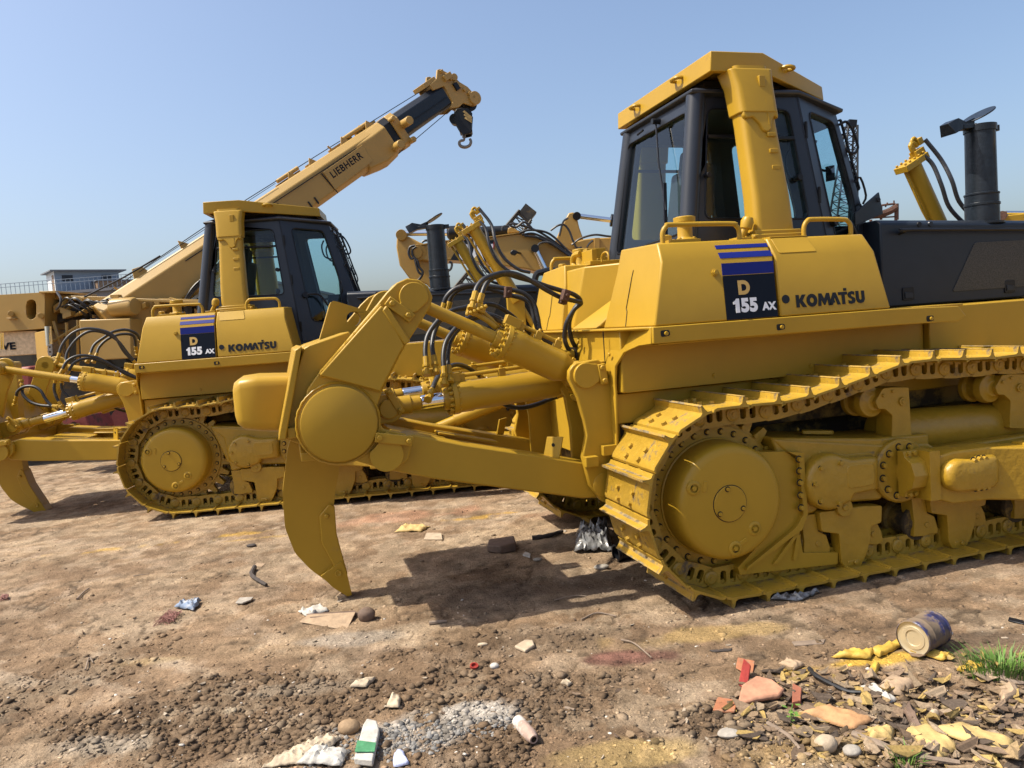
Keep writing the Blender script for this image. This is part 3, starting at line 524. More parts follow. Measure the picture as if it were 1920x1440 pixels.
def canopy(root):
    B=lambda mb,n,m=M_Y,par=root,bv=.008,**k: mb.build(n,m,par,bevel=bv,**k)
    pl=[(.385,-.705),(.765,-.700),(1.550,-.262),(1.55,.262),(.765,.700),(.385,.705)]
    zz=lambda x,top: (3.285 if top else 3.160)-(max(0,x-.765)/.785)*(.068 if top else .040)
    ins=lambda g:[Vector((x+(g if x<.5 else (-g if x>1.5 else 0)),y-(g if y>0 else -g),0)) for x,y in pl]
    b=MB(); top=[Vector((x,y,zz(x,1))) for x,y in pl]; bot=[Vector((x+(.01 if x>1.5 else -.008 if x<.5 else 0),y,zz(x,0))) for x,y in pl]; 
    inn=[Vector((v.x,v.y,zz(v.x,0)+.0)) for v in ins(.045)]; inu=[Vector((v.x,v.y,zz(v.x,0)+.06)) for v in ins(.05)]
    b.loft([inu,inn,bot,top]); cn=B(b,'canopy_roof',bv=.006)
    b=MB(); b.box(.5,1.2,-.4,.4,3.12,3.20); B(b,'roof_crossbeam',M_DK,cn)
    for x,y,a in((1.03,-.55,.5),(.39,-.30,1.57),(.39,.35,1.57),(1.03,.55,-.5)):
        b=MB(); u=Vector((math.cos(a),math.sin(a),0)) if abs(a)<1 else Vector((0,1,0)); p=Vector((x,y,3.235)); n=u.cross(Z_)
        if y>0 and abs(a)<1: n=-n
        if abs(a)>1: n=-X_
        b.tube([p-u*.045+n*.0,p-u*.045+n*.035,p-u*.02+n*.055,p+u*.02+n*.055,p+u*.045+n*.035,p+u*.045],.013,8,smooth=3); B(b,'lifting_lug',par=cn,bv=0)
    for my in(False,True):
        def rr(cx,cy,a,b_,z,r=.05,tilt=0): return [Vector((cx+p[0],cy+p[1],z)) for p in roundp([(-a,-b_),(a,-b_),(a,b_),(-a,b_)],r,4)]
        b=MB(); b.loft([rr(.657,-.840,.138,.076,2.10,.04),rr(.655,-.820,.132,.074,2.35,.04),rr(.652,-.740,.122,.070,2.80,.04),rr(.647,-.670,.122,.070,3.19,.04)])
        ps=B(b,'canopy_post',bv=0,my=my)
        # flared collar
        b=MB(); col=[(-.125,0),(-.125,.05),(.125,.05),(.125,.0),(.12,-.02),(.10,.0),(.075,-.03),(.06,-.09),(.03,-.11),(.0,-.10),(-.02,-.05),(-.06,-.01),(-.11,-.02)]
        yv=Vector((0,.175,1)).normalized(); 
        b.ext(col,(.652,-.803,2.86),X_,yv,X_.cross(yv),-.02,.012); b.loft([rr(.650,-.732,.135,.086,2.88,.04),rr(.648,-.695,.138,.088,3.06,.04),rr(.645,-.66,.155,.09,3.17,.035)])
        B(b,'post_collar',par=ps,my=my,bv=.008)
        b=MB(); b.box(.47,.85,-.935,-.70,2.075,2.115); b.box(.50,.83,-.92,-.72,2.10,2.14)
        for x in(.485,.838): b.bolt((x,-.93,2.10),(0,-1,0),.014,.012); b.bolt((x,-.85,2.115),Z_,.018,.02)
        B(b,'post_foot',par=ps,my=my,bv=.008)
        for z in(2.74,2.635,2.53): b=MB(); y=-.840+(z-2.12)*.147-.072; b.obox((.71,y,z),X_,Z_,Y_,.030,.013,.014); B(b,'step_bracket',par=ps,my=my,bv=.003)
        b=MB(); b.obox((.69,-.776,3.08),X_,Z_,Y_,.022,.036,.012)
        B(b,'step_bracket',par=ps,my=my,bv=.003)
        b=MB(); b.tube([(.70,-.784,3.04),(.70,-.803,2.95),(.70,-.826,2.80)],.003,4); B(b,'weld_seam',par=ps,my=my,bv=0)
def hood(root):
    B=lambda mb,n,m=M_G,par=root,bv=.008,**k: mb.build(n,m,par,bevel=bv,**k)
    b=MB(); s=[]
    for x,z in((1.80,2.228),(4.05,2.15)): s.append([Vector((x,-.50,1.600)),Vector((x,-.50,z-.03)),Vector((x,-.46,z)),Vector((x,.46,z)),Vector((x,.50,z-.03)),Vector((x,.50,1.600))])
    b.loft(s); hd=B(b,'hood',bv=.012)
    for my in(False,True):
        b=MB(); b.xz(roundp([(2.42,1.68),(2.64,2.03),(3.55,2.03),(3.35,1.68)],.02,3),-.506,-.498); B(b,'grille',M_GR,hd,my=my,bv=.001)
        b=MB(); b.tube([(1.96,-.50,2.120),(1.97,-.545,2.130),(2.03,-.550,2.138),(3.3,-.550,2.095),(3.9,-.550,2.07),(3.93,-.50,2.06)],.012,8,smooth=3); B(b,'hood_rail',M_BK,hd,my=my,bv=0)
        for x in(2.02,2.96):
            b=MB(); b.xz(roundp([(x-.05,1.64),(x+.05,1.64),(x+.05,1.735),(x-.05,1.735)],.01,2),-.508,-.498,[],1); b.xz([(x-.035,1.655),(x+.035,1.655),(x+.035,1.69),(x-.035,1.70)],-.514,-.505,[],0); B(b,'latch',[M_G,M_BK],hd,my=my,bv=.002)
        b=MB(); b.lathe((2.14,-.498,2.18),(0,-1,0),[(0,.02),(.008,.018)],12); b.lathe((2.24,-.498,2.18),(0,-1,0),[(0,.022),(.010,.018)],12,1); B(b,'hood_button',[M_BK,M_G],hd,my=my,bv=0)
    # exhaust
    b=MB(); b.lathe((2.86,-.37,2.17),Z_,[(0,.15),(.015,.15),(.02,.118),(.14,.118),(.145,.124),(.16,.124),(.165,.116),(.22,.116),(.225,.121),(.235,.121),(.24,.108),(.72,.104)],28); ex=B(b,'exhaust_pipe',M_EX,bv=0)
    b=MB(); b.lathe((2.86,-.37,2.865),Z_,[(0,.112),(.05,.114),(.05,.100),(.0,.098)],28,cap=False); b.box(2.965,3.02,-.40,-.34,2.870,2.915); b.obox((2.72,-.37,2.90),(1,0,.1),Y_,Z_,.06,.05,.016)
    cl=B(b,'clamp_ring',M_EX,ex,bv=.003)
    b=MB(); c=Vector((2.85,-.37,2.99)); u=Vector((1,0,.55)).normalized(); b.ext(circ(0,0,.12,28),c,u,Y_,u.cross(Y_),-.005,.006); b.add([Vector(p) for p in[(2.76,-.35,2.92),(2.76,-.39,2.92),(2.60,-.31,2.955),(2.60,-.43,2.955),(2.56,-.30,2.84),(2.56,-.44,2.84),(2.52,-.33,2.92),(2.52,-.41,2.92)]],[(0,1,3,2),(2,3,7,6),(2,6,4),(3,5,7),(6,7,5,4),(0,2,4),(1,5,3),(0,4,5,1)]); b.obox((2.735,-.37,2.93),(1,0,.35),Y_,Z_,.05,.03,.02); B(b,'rain_flap',M_EX,ex,bv=.003)
    # blade lift cylinders
    for my in(False,True):
        dx=-.09 if my else .07; b=MB(); a=Vector((3.20+dx,-.58,2.86)); e=Vector((3.93+dx,-.58,1.45)); d=(e-a).normalized()
        b.lathe(a,d,[(0,.060),(.012,.078),(.06,.078),(.065,.070),(.9,.070),(.91,.085),(1.0,.085)],20); b.obox(a+d*.03,d.cross(Y_),Y_,d,.135,.075,.028)
        n=d.cross(Y_)
        for u in(-.11,-.055,.0,.055,.11):
            for v in(-.05,.05): b.bolt(a+n*u+Y_*v+d*.0,-d,.012,.018)
        b.cyl(a+d*.9,e,.032,None,12); b.tube([a+n*(-.1)+d*.05,a+n*(-.1)+d*.45,a+n*(-.06)+d*.85],.014,8)
        lc=B(b,'lift_cylinder',M_Y,my=my,bv=.004)
        b=MB(); q=a+n*.06-d*.05; b.tube([q,q-d*.06,q-d*.07+n*.04,q-d*.02+n*.07],.020,8,smooth=2); b.obox(a+n*.10-d*.02,n,Y_,d,.05,.04,.03); b.tube([a+n*(.08)-d*.05,a+n*.09-d*.13,a+n*.13-d*.15,a+n*.15-d*.10],.016,8,smooth=3); b.obox(a+n*.16-d*.10,n,Y_,d,.025,.03,.03); B(b,'port_block',M_Y,lc,my=my,bv=.004)
        for o_,w_ in((0,.0),(.05,.03)):
            b=MB(); yy=(.105 if my else -.105)+w_*(1 if my else -1); q=a+n*(.09+o_*1.5)+Vector((0,yy*.5,0)); h=Vector((0,yy,0)); b.tube([q-d*(.0+o_*2),q+d*.12+n*.015+h*.4,q+d*.30-n*.05+h,q+d*.50-n*.07+h,q+d*.70-n*(.0)+h,q+d*.80+n*.10+h*.6],.018,8,smooth=6); B(b,'hydraulic_hose',M_RUB,lc,my=my,bv=0)
        b=MB(); b.box(3.60,3.80,-.62,-.50,1.45,2.05); B(b,'cylinder_bracket',M_Y,my=my)
def blade(root):
    b=MB(); pts=[(4.30,.02),(4.34,.02),(4.30,.35),(4.28,.75),(4.34,1.15),(4.50,1.50),(4.46,1.52),(4.28,1.20),(4.20,.75),(4.22,.35)]
    b.xz(pts,-1.98,1.98); b.box(4.16,4.24,-1.7,1.7,.45,.6); b.box(4.18,4.28,-1.7,1.7,1.05,1.2); bl=b.build('blade',M_Y,root,bevel=.006)
    b=MB(); b.box(4.27,4.36,-2.0,2.0,-.0,.16); b.build('cutting_edge',M_ST,bl,bevel=.004)
    for s in(-1,1):
        b=MB(); b.cyl((2.9,s*1.35,.75),(4.2,s*1.35,1.15),.07,None,16); b.cyl((2.5,s*1.35,.62),(2.9,s*1.35,.75),.055,None,14); b.build('tilt_strut',M_Y,root,bevel=.003)
# ------------------------------------------------------------ ripper (drawn in the near machine's pose; tf poses it)
A0=Vector((-1.84,0,1.00))
def ident(p): return Vector(p)
def make_ripper(root,k,Apos,rot,shift,tip_add=0):
    c,s_=math.cos(rot),math.sin(rot)
    def tf(p): p=Vector(p); x,z=p.x-A0.x,p.z-A0.z; return Vector((Apos[0]+c*x-s_*z,p.y,Apos[1]+s_*x+c*z))
    def ts(p): q=tf(p); u=tf(Vector((-1.95,0,1.8)))-tf(Vector((-2.2,0,.9))); return q+u.normalized()*shift
    B=lambda mb,n,m=M_Y,par=root,bv=.007,**kw: mb.build(n,m,par,bevel=bv,**kw)
    # shank
    sh=[(-2.02,1.91),(-1.72,1.795),(-1.80,1.55),(-2.045,.90),(-2.10,.70),(-2.128,.55),(-2.125,.42),(-2.105,.30),(-2.085,.20),(-2.115,.10),(-2.20,.11),(-2.30,.21),(-2.385,.33),(-2.43,.50),(-2.425,.72),(-2.37,.99)]
    b=MB(); b.xz(roundp(sh,.03,3),-.06,.06,[circ(-1.89,1.782,.046,20)]); so_=B(b,'ripper_shank',tf=ts)
    b=MB(); b.xz(roundp([(-2.145,.62),(-2.115,.60),(-2.118,.42),(-2.095,.28),(-2.07,.14),(-2.13,.14),(-2.17,.26),(-2.215,.37),(-2.215,.55)],.012,2),-.082,.082)
    for x,z in((-2.17,.545),): b.bolt((x,-.082,z),(0,-1,0),.018,.018)
    B(b,'shank_guard',par=so_,tf=ts,bv=.006)
    b=MB(); b.loft([[ts((x,y,z)) for x,z,y in((-2.10,.24,-.088),(-2.24,.165,-.088),(-2.24,.165,.088),(-2.10,.24,.088))],[ts((x,y,z)) for x,z,y in((-2.075,.15,-.082),(-2.17,.075,-.082),(-2.17,.075,.082),(-2.075,.15,.082))],[ts((x,y,z)) for x,z,y in((-2.055,-.0,-.06),(-2.085,-.005,-.06),(-2.085,-.005,.06),(-2.055,.0,.06))]])
    q=ts((-2.13,-.088,.165)); b.lathe(q,(0,-1,0),[(0,.022),(.006,.022),(.006,.014),(.002,.013)],14); B(b,'ripper_tip',par=so_,bv=.006)
    # carriage : torque tube, side plates, box
    b=MB(); b.cyl((-2.09,-.70,1.20),(-2.09,.70,1.20),.195,None,32,0)
    b.xz([(-2.40,1.15),(-2.34,1.30),(-2.28,1.50),(-2.23,1.625),(-2.20,1.64),(-1.98,1.70),(-1.90,1.55),(-1.95,1.1),(-2.1,1.0)],-.70,-.12); b.xz([(-2.40,1.15),(-2.34,1.30),(-2.28,1.50),(-2.23,1.625),(-2.20,1.64),(-1.98,1.70),(-1.90,1.55),(-1.95,1.1),(-2.1,1.0)],.12,.70)
    b.box(-2.36,-2.31,-.74,.74,1.14,1.2); 
    b.add([(-2.41,-.76,1.14),(-2.37,-.76,1.14),(-2.24,-.76,1.64),(-2.28,-.76,1.62),(-2.41,.76,1.14),(-2.37,.76,1.14),(-2.24,.76,1.64),(-2.28,.76,1.62)],[(0,1,2,3),(7,6,5,4),(0,4,5,1),(1,5,6,2),(2,6,7,3),(3,7,4,0)])
    b.box(-2.30,-1.97,-.70,.70,1.0,1.05); ca=B(b,'ripper_carriage',tf=tf)
    b=MB(); b.loft([[Vector((x,y,z)) for y,z in roundp([(-w_,z0),(w_,z0),(w_,z1),(-w_,z1)],.06,4)] for x,w_,z0,z1 in((-2.28,.30,1.12,1.46),(-2.50,.30,1.145,1.475),(-2.60,.292,1.165,1.468),(-2.638,.265,1.195,1.445),(-2.650,.22,1.235,1.41))]); B(b,'push_block',par=ca,tf=tf,bv=0,smooth=60)
    for s in(-1,1):
        kw=dict(my=s>0)
        pl=[(-1.82,1.835),(-1.76,1.90),(-1.70,1.95),(-1.64,1.972),(-1.575,1.96),(-1.525,1.92),(-1.505,1.86),(-1.52,1.81),(-1.60,1.70),(-1.68,1.60),(-1.73,1.54),(-1.83,1.36),(-1.865,1.28),(-1.875,1.20),(-1.84,1.14),(-1.72,1.10),(-1.695,1.02),(-1.72,.95),(-1.78,.915),(-1.88,.925),(-2.02,.985),(-2.14,1.01),(-2.26,1.08),(-2.30,1.16),(-2.235,1.40),(-2.17,1.48)]
        b=MB(); b.xz(pl,-.765,-.715); sp=B(b,'side_plate',tf=tf,**kw)
        b=MB(); b.xz([(-2.165,1.475),(-1.80,1.83),(-1.77,1.79),(-1.69,1.60),(-1.715,1.565),(-1.845,1.355)],-.795,-.76); b.xz([(-1.80,1.80),(-1.77,1.83),(-1.655,1.62),(-1.69,1.60)],-.80,-.76); B(b,'stiffener',par=sp,tf=tf,bv=.008,**kw)
        def bead(P,r_):
            Q=[]
            for i in range(len(P)-1):
                n_=max(2,int((Vector(P[i+1])-Vector(P[i])).length/.012))
                for k in range(n_): Q.append(inter(P[i],P[i+1],k/n_)+Vector((random.uniform(-.0015,.0015),random.uniform(-.001,.001),random.uniform(-.0015,.0015))))
            b.tube(Q+[Vector(P[-1])],lambda t:r_*random.uniform(.8,1.15),6)
        b=MB(); bead([(-2.165,-.766,1.48),(-1.80,-.766,1.835)],.008); bead([(-1.69,-.766,1.60),(-1.715,-.766,1.56),(-1.843,-.766,1.352),(-2.16,-.766,1.47)],.007); bead([(-2.085+.225*math.cos(R(a)),-.767,1.20+.225*math.sin(R(a))) for a in range(0,361,12)],.007); B(b,'weld_bead',par=sp,tf=tf,bv=0,**kw)
        b=MB(); b.lathe((-2.085,-.76,1.20),(0,-1,0),[(0,.220),(.006,.222),(.012,.205),(.055,.205),(.058,.20)],44); B(b,'tube_cap',par=sp,tf=tf,bv=0,**kw)
        b=MB(); b.xz(circ(-1.615,1.865,.082,18,-20,200)+[(-1.72,1.80),(-1.665,1.765),(-1.60,1.785)],-.790,-.76); b.obox((-1.70,-.782,1.80),(1,0,-.85),Y_,(.85,0,1),.085,.018,.028)
        for d in(-.055,.055): b.bolt((-1.70+d*.76,-.80,1.80-d*.65),(0,-1,0),.018,.022)
        B(b,'upper_pin_cap',par=sp,tf=tf,bv=.004,**kw)
        b=MB(); b.xz(circ(-1.84,1.0,.095,18,165,395)+[(-1.765,1.08),(-1.83,1.13),(-1.90,1.05)],-.800,-.76); b.obox((-1.795,-.802,1.085),(1,0,-.22),Y_,(.22,0,1),.105,.018,.027)
        for d in(-.08,.08): b.bolt((-1.795+d,-.82,1.085-d*.22),(0,-1,0),.018,.02)
        B(b,'arm_pin_cap',par=sp,tf=tf,bv=.004,**kw)
        b=MB(); b.xz(circ(-1.615,1.865,.11,16,-40,140)+[(-1.80,1.78),(-1.95,1.60),(-1.85,1.36),(-1.70,1.60)],-.46,-.42); b.cyl((-1.615,-.72,1.865),(-1.615,-.42,1.865),.05,None,16); B(b,'inner_clevis',par=ca,tf=tf,**kw)
        b=MB(); b.xz(circ(-1.77,1.225,.085,16,-90,90)+[(-1.95,1.32),(-1.98,1.14)],-.49,-.45); b.xz(circ(-1.77,1.225,.085,16,-90,90)+[(-1.95,1.32),(-1.98,1.14)],-.31,-.27); b.cyl((-1.77,-.51,1.225),(-1.77,-.26,1.225),.06,None,16); b.obox((-1.735,-.505,1.27),(.5,0,-1),Y_,(1,0,.5),.085,.012,.022)
        for d in(-.06,.06): b.bolt((-1.735+d*.45,-.515,1.27-d*.9),(0,-1,0),.016,.02)
        B(b,'lower_clevis',par=ca,tf=tf,**kw)
    # arms from bracket pin to carriage
    P0=Vector((-.53,0,.66)); dv=(Vector((Apos[0],0,Apos[1]))-P0); Ln=dv.length; u=dv.normalized(); v=Vector((-u.z,0,u.x)); v=v if v.z>0 else -v
    for s in(-1,1):
        b=MB(); b.ext([(-.05,-.09),(.10,-.115),(Ln-.30,-.115),(Ln-.05,-.10),(Ln+.02,0),(Ln-.0,.08),(Ln-.15,.125),(Ln-.45,.11),(.10,.105),(-.05,.09),(-.09,0)],P0,u,v,Y_,-.69,-.46); am=B(b,'ripper_arm',my=s>0,bv=.010)
        b=MB(); b.obox(P0+u*.315+v*.165-Y_*.60,(.7,-.72,0),v,(.72,.7,0),.055,.065,.006); q=P0+u*.315+v*.18-Y_*.60+Vector((-.005,-.005,0)); b.lathe(q,(-.72,-.7,0),[(0,.012),(.003,.012)],10,1); B(b,'stop_tab',[M_Y,M_BK],par=am,my=s>0,bv=.003)
    b=MB(); b.ext([(Ln-.55,-.05),(Ln-.12,-.07),(Ln-.12,.07),(Ln-.55,.05)],P0,u,v,Y_,-.47,.47); b.ext([(Ln-.95,.055),(Ln-.5,.06),(Ln-.5,.08),(Ln-.95,.075)],P0,u,v,Y_,-.47,-.30); b.ext([(Ln-.95,.055),(Ln-.5,.06),(Ln-.5,.08),(Ln-.95,.075)],P0,u,v,Y_,.30,.47); B(b,'arm_cross_tube')
    # cylinders
    for s in(-1,1):
        y=-.57
        U_=tf((-1.615,y,1.865)); Bp=Vector((-.60,y,1.335)); cyl(root,U_,Bp,.038,.100,.47,s>0,k,chrome=.12 if k=='L' else 0)
        y=-.38
        U_=tf((-1.77,y,1.225)); Bp=Vector((-.56,y,1.285)); cyl(root,U_,Bp,.045,.095,.75,s>0,k,chrome=.30 if k=='L' else .17,yel=.12)
    # brackets on the rear of the hull
    for s in(-1,1):
        br=[(-.685,1.40),(-.66,1.415),(-.52,1.425),(-.49,1.40),(-.475,1.34),(-.41,1.22),(-.40,.95),(-.40,.57),(-.46,.50),(-.56,.56),(-.625,.66),(-.66,.84),(-.625,.97),(-.635,1.06),(-.665,1.20),(-.715,1.32),(-.71,1.37)]
        b=MB(); b.xz(br,-.745,-.70); o=B(b,'ripper_bracket',my=s>0)
        b=MB(); b.xz([(-.70,1.40),(-.52,1.40),(-.42,1.22),(-.40,.55),(-.62,.70),(-.62,.98),(-.645,1.18),(-.71,1.32)],-.46,-.42); b.xz([(-.62,1.2),(-.40,1.22),(-.40,1.18),(-.60,1.16)],-.70,-.46); b.box(-.56,-.45,-.70,-.46,1.385,1.41); b.box(-.60,-.58,-.70,-.46,.62,1.17) if 0 else None; B(b,'bracket_web',par=o,my=s>0)
        b=MB(); b.xz(circ(-.61,1.335,.078,16,60,300)+[(-.545,1.285),(-.53,1.29),(-.51,1.375),(-.54,1.40)],-.770,-.74); b.obox((-.505,-.765,1.335),(.12,0,-1),Y_,(1,0,.12),.062,.016,.024)
        for d in(-.04,.04): b.bolt((-.505-d*.12,-.78,1.335+d),(0,-1,0),.018,.016)
        B(b,'bracket_pin_cap',par=o,my=s>0,bv=.004)
        b=MB(); b.lathe((-.53,-.744,.655),(0,-1,0),[(0,.075),(.004,.075),(.006,.07)],24); b.box(-.66,-.58,-.80,-.74,.785,.845); b.box(-.54,-.45,-.79,-.74,.84,.90); B(b,'bracket_blocks',par=o,my=s>0,bv=.004)
def cyl(root,a,b_,rr,br,bl,my,k,chrome=0,yel=0):
    """rod pin a, barrel pin b_, bl = barrel length"""
    d=(b_-a).normalized(); L=(b_-a).length; g=L-bl-.08; Bq=lambda mb,n,m,par,bv=.004: mb.build(n,m,par,bevel=bv,my=my)
    up=(Z_-d*Z_.dot(d)).normalized()
    b=MB(); b.lathe(a,d,[(g+.02,br*.80),(g+.022,br*1.12),(g+.055,br*1.12),(g+.057,br*1.05),(g+.15,br*1.05),(g+.16,br),(L-.14,br),(L-.12,br*.97),(L-.07,br*.75),(L-.03,br*.6)],32); b.cyl(b_-Y_*.09,b_+Y_*.09,.085,None,24)
    ba=Bq(b,'hydraulic_cylinder',M_Y,root)
    b=MB(); q=a+d*(g+.02); n2=d.cross(up)
    for i in range(16): t=2*math.pi*i/16; o=(up*math.cos(t)+n2*math.sin(t))*br*1.0; b.bolt(q+o,-d,.0125,.024); b.bolt(q+o*1.0+d*.036,d,.0125,.012)
    b.lathe(a,d,[(g-.03,rr*1.5),(g+.0,rr*1.6),(g+.02,rr*1.7)],20); Bq(b,'gland_bolts',M_Y,ba,.002)
    b=MB(); c0=(g-chrome) if chrome else g+.1
    b.lathe(a,d,[(0,rr),(c0-.12*0,rr)],20,0); b.cyl(a-Y_*.075,a+Y_*.075,.078,None,22)
    if chrome: b.lathe(a,d,[(c0,rr*.97),(g+.1,rr*.97)],20,1); b.lathe(a,d,[(.05,rr*1.25),(.05+yel*.5+.04,rr*1.25)],18,0) if yel else None
    Bq(b,'cylinder_rod',[M_Y,M_CH],ba)
    b=MB(); pth=[a+d*(g+.10)+up*(br+.035),a+d*(L-.22)+up*(br+.035),a+d*(L-.16)+up*(br+.01)]; b.tube(pth,.014,8)
    for t in(g+.10,(g+L)/2-.05,L-.19): b.obox(a+d*t+up*(br+.02),d,up,n2,.022,.028,.02); b.bolt(a+d*t+up*(br+.045),up,.013,.02)
    b.obox(a+d*(g+.04)+up*(br+.03),d,up,n2,.05,.03,.035); Bq(b,'oil_pipe',M_Y,ba,.003)
def hoses(root,k,paths,r=.0155):
    for pth in paths:
        b=MB(); P=[D(k,x,y,Y) for x,y,Y in pth]; b.tube(P,r,10,smooth=7); h=b.build('hydraulic_hose',M_RUB,root)
        for e,f in((0,1),(-1,-2)):
            b=MB(); d=(P[e]-P[f]).normalized(); b.lathe(P[e]-d*.03,d,[(0,r*1.25),(.05,r*1.25),(.052,r*1.5),(.07,r*1.5),(.072,r*1.1),(.10,r*1.1),(.102,r*1.7),(.125,r*1.7)],8); b.build('hose_fitting',M_Y,h,bevel=.001)
def z4(L,Y0,Y1):  # tile (740,360,x3.84)
    n=len(L)-1; return [(740+a/3.84,360+b/3.84,Y0+(Y1-Y0)*i/n) for i,(a,b) in enumerate(L)]
def z2(L,Y0,Y1): n=len(L)-1; return [(900+a/3.891,640+b/3.891,Y0+(Y1-Y0)*i/n) for i,(a,b) in enumerate(L)]
def z5(L,Y0,Y1): n=len(L)-1; return [(a/3,480+b/3,Y0+(Y1-Y0)*i/n) for i,(a,b) in enumerate(L)]
near=make_bulldozer()
far=copy_tree(near)
for o in list(far.children):
    if o.name.startswith('final_drive_guard'): bpy.data.objects.remove(o); continue
    for q in list(o.children):
        if q.name.startswith('cab_reflection_board'): bpy.data.objects.remove(q)
make_ripper(near,'N',(-1.84,1.00),0,0)
make_ripper(far,'L',(-1.97,.775),R(16),.16)
hoses(near,'N',[
 z4([(575,750),(590,690),(640,630),(720,595),(810,580),(900,600),(1000,650),(1100,710),(1200,760),(1300,785),(1342,800),(1290,850),(1235,950),(1225,1060),(1255,1140),(1290,1200)],-.55,-.15),
 z4([(620,765),(650,680),(700,622),(800,592),(900,618),(1000,645),(1100,680),(1200,710),(1290,738),(1338,785),(1295,840),(1258,940),(1270,1050),(1310,1130),(1350,1190)],-.50,-.10),
 z4([(350,830),(370,760),(430,700),(520,670),(600,670),(700,680),(820,700),(930,730),(1000,800),(1030,900),(1050,1000),(1100,1070),(1210,1160)],-.10,-.25),
 z4([(390,820),(410,750),(470,700),(560,682),(700,702),(820,740),(930,770),(985,830),(1010,930),(1050,1030),(1130,1110)],-.05,-.2),
 z4([(225,1220),(220,1130),(240,1030),(310,930),(400,860),(500,832),(620,812),(720,815),(830,880),(930,970),(990,1040)],-.40,0),
 z4([(285,1210),(270,1100),(290,1000),(330,920),(420,855),(520,840),(600,860),(760,910),(900,1000)],-.36,.1),
 z4([(355,1290),(350,1180),(370,1080),(430,990),(520,910),(620,880),(700,900),(820,960)],-.42,-.1),
 z4([(390,1280),(382,1190),(400,1080),(450,1000),(530,930),(640,900),(740,930)],-.38,-.05),
 z4([(262,1440),(300,1350),(340,1295),(430,1245),(520,1262),(620,1330)],-.45,.2),
 z2([(30,400),(140,440),(230,478),(320,482),(430,455),(580,395)],-.30,-.15),
 z2([(180,425),(320,408),(450,388),(570,355)],-.1,0)])
hoses(far,'L',[
 z5([(330,560),(350,500),(400,440),(470,410),(560,415),(640,450),(700,540),(760,600)],-.5,-.2),
 z5([(370,600),(380,540),(430,470),(500,425),(580,430),(660,475),(720,550),(775,610)],-.3,0),
 z5([(505,560),(530,500),(590,455),(640,425),(710,415),(770,440),(790,480)],-.1,.3),
 z5([(540,560),(560,510),(610,465),(680,440),(750,450),(765,520)],.0,.3),
 z5([(345,650),(380,590),(450,560),(540,570),(620,610),(700,660),(790,695)],-.4,-.1),
 z5([(380,660),(420,600),(500,575),(580,600),(680,640),(780,690)],-.3,0),
 z5([(310,700),(305,750),(320,800),(340,830)],-.4,-.4),z5([(345,700),(350,750),(380,790),(400,820)],-.35,-.35),
 z5([(90,800),(100,760),(140,735),(190,735),(230,760),(260,810),(310,865)],-.2,-.3),z5([(125,740),(130,780),(170,820),(230,840),(310,845)],-.2,-.3),
 z5([(610,830),(660,860),(720,875),(780,870)],-.2,.1)],.0165)
# hose clamps of the near machine
for (x,y,Y_c,a) in((1060,554,-.42,.35),(1057,560,-.36,.35),(952,548,-.2,.1)):
    b=MB(); p=D('N',x,y,Y_c); b.obox(p,(math.cos(a),0,-math.sin(a)),(0,1,0),(math.sin(a),0,math.cos(a)),.022,.03,.036); b.bolt(p+Vector((0,-.03,0)),(0,-1,0),.012,.012); b.build('hose_clamp',M_RUST,near,bevel=.004)
b=MB()
for (x,y) in((885,583),(900,578)):
    p=D('N',x,y,-.55); b.obox(p,(1,0,-.4),(0,1,0),(.4,0,1),.03,.03,.025)
for i in range(2): 
    b.tube([D('N',882+i*15,582-i*4,-.55+i*.05),D('N',915+i*6,602-i*2,-.55+i*.05),D('N',930+i*4,615,-.55+i*.05)],.017,8)
for i in range(6): b.bolt(D('N',876+i*7,590-i*3,-.60),(-.3,-1,.3),.012,.02)
b.build('manifold',M_Y,near,bevel=.004)
near.matrix_world=FR['N']; far.matrix_world=FR['L']
tag(near,'nearest big yellow bulldozer, its curved ripper shank touching the dirt, cropped at right','bulldozer','yellow bulldozers parked in the yard')
tag(far,'smaller looking second yellow bulldozer parked farther back on the left in front of the crane','bulldozer','yellow bulldozers parked in the yard')

# ============================================================ GROUND
rng=np.random.default_rng(11)
def vnoise(x,y,s,seed=0):
    x=x*s+seed*17.13; y=y*s-seed*9.7; xi=np.floor(x).astype(np.int64); yi=np.floor(y).astype(np.int64); fx=x-xi; fy=y-yi; fx=fx*fx*fx*(fx*(fx*6-15)+10); fy=fy*fy*fy*(fy*(fy*6-15)+10)
    def h(a,b):
        n=(a*374761393+b*668265263+seed*1442695)&0xffffffff; n=((n^(n>>13))*1274126177)&0xffffffff; n=(n^(n>>16))&0xffffffff; return n/4294967295.0
    return (h(xi,yi)*(1-fx)+h(xi+1,yi)*fx)*(1-fy)+(h(xi,yi+1)*(1-fx)+h(xi+1,yi+1)*fx)*fy
def fbm(x,y,s,o=4,seed=0,g=.5):
    r=0;a=1;t=0
    for i in range(o): r=r+a*vnoise(x,y,s*2.03**i,seed+i*3); t+=a; a*=g
    return r/t
def sstep(a,b,x): t=np.clip((x-a)/(b-a),0,1); return t*t*(3-2*t)
def blob(x,y,px,py,rx,ry,ang=0,seed=1,soft=.5):
    c=GP(px,py); ca,sa=math.cos(ang),math.sin(ang); dx,dy=x-c.x,y-c.y; u=(dx*ca+dy*sa)/rx; v=(-dx*sa+dy*ca)/ry
    return np.clip(1-sstep(1-soft,1,np.sqrt(u*u+v*v)+(fbm(x,y,3.5,4,seed)-.5)*1.5),0,1)
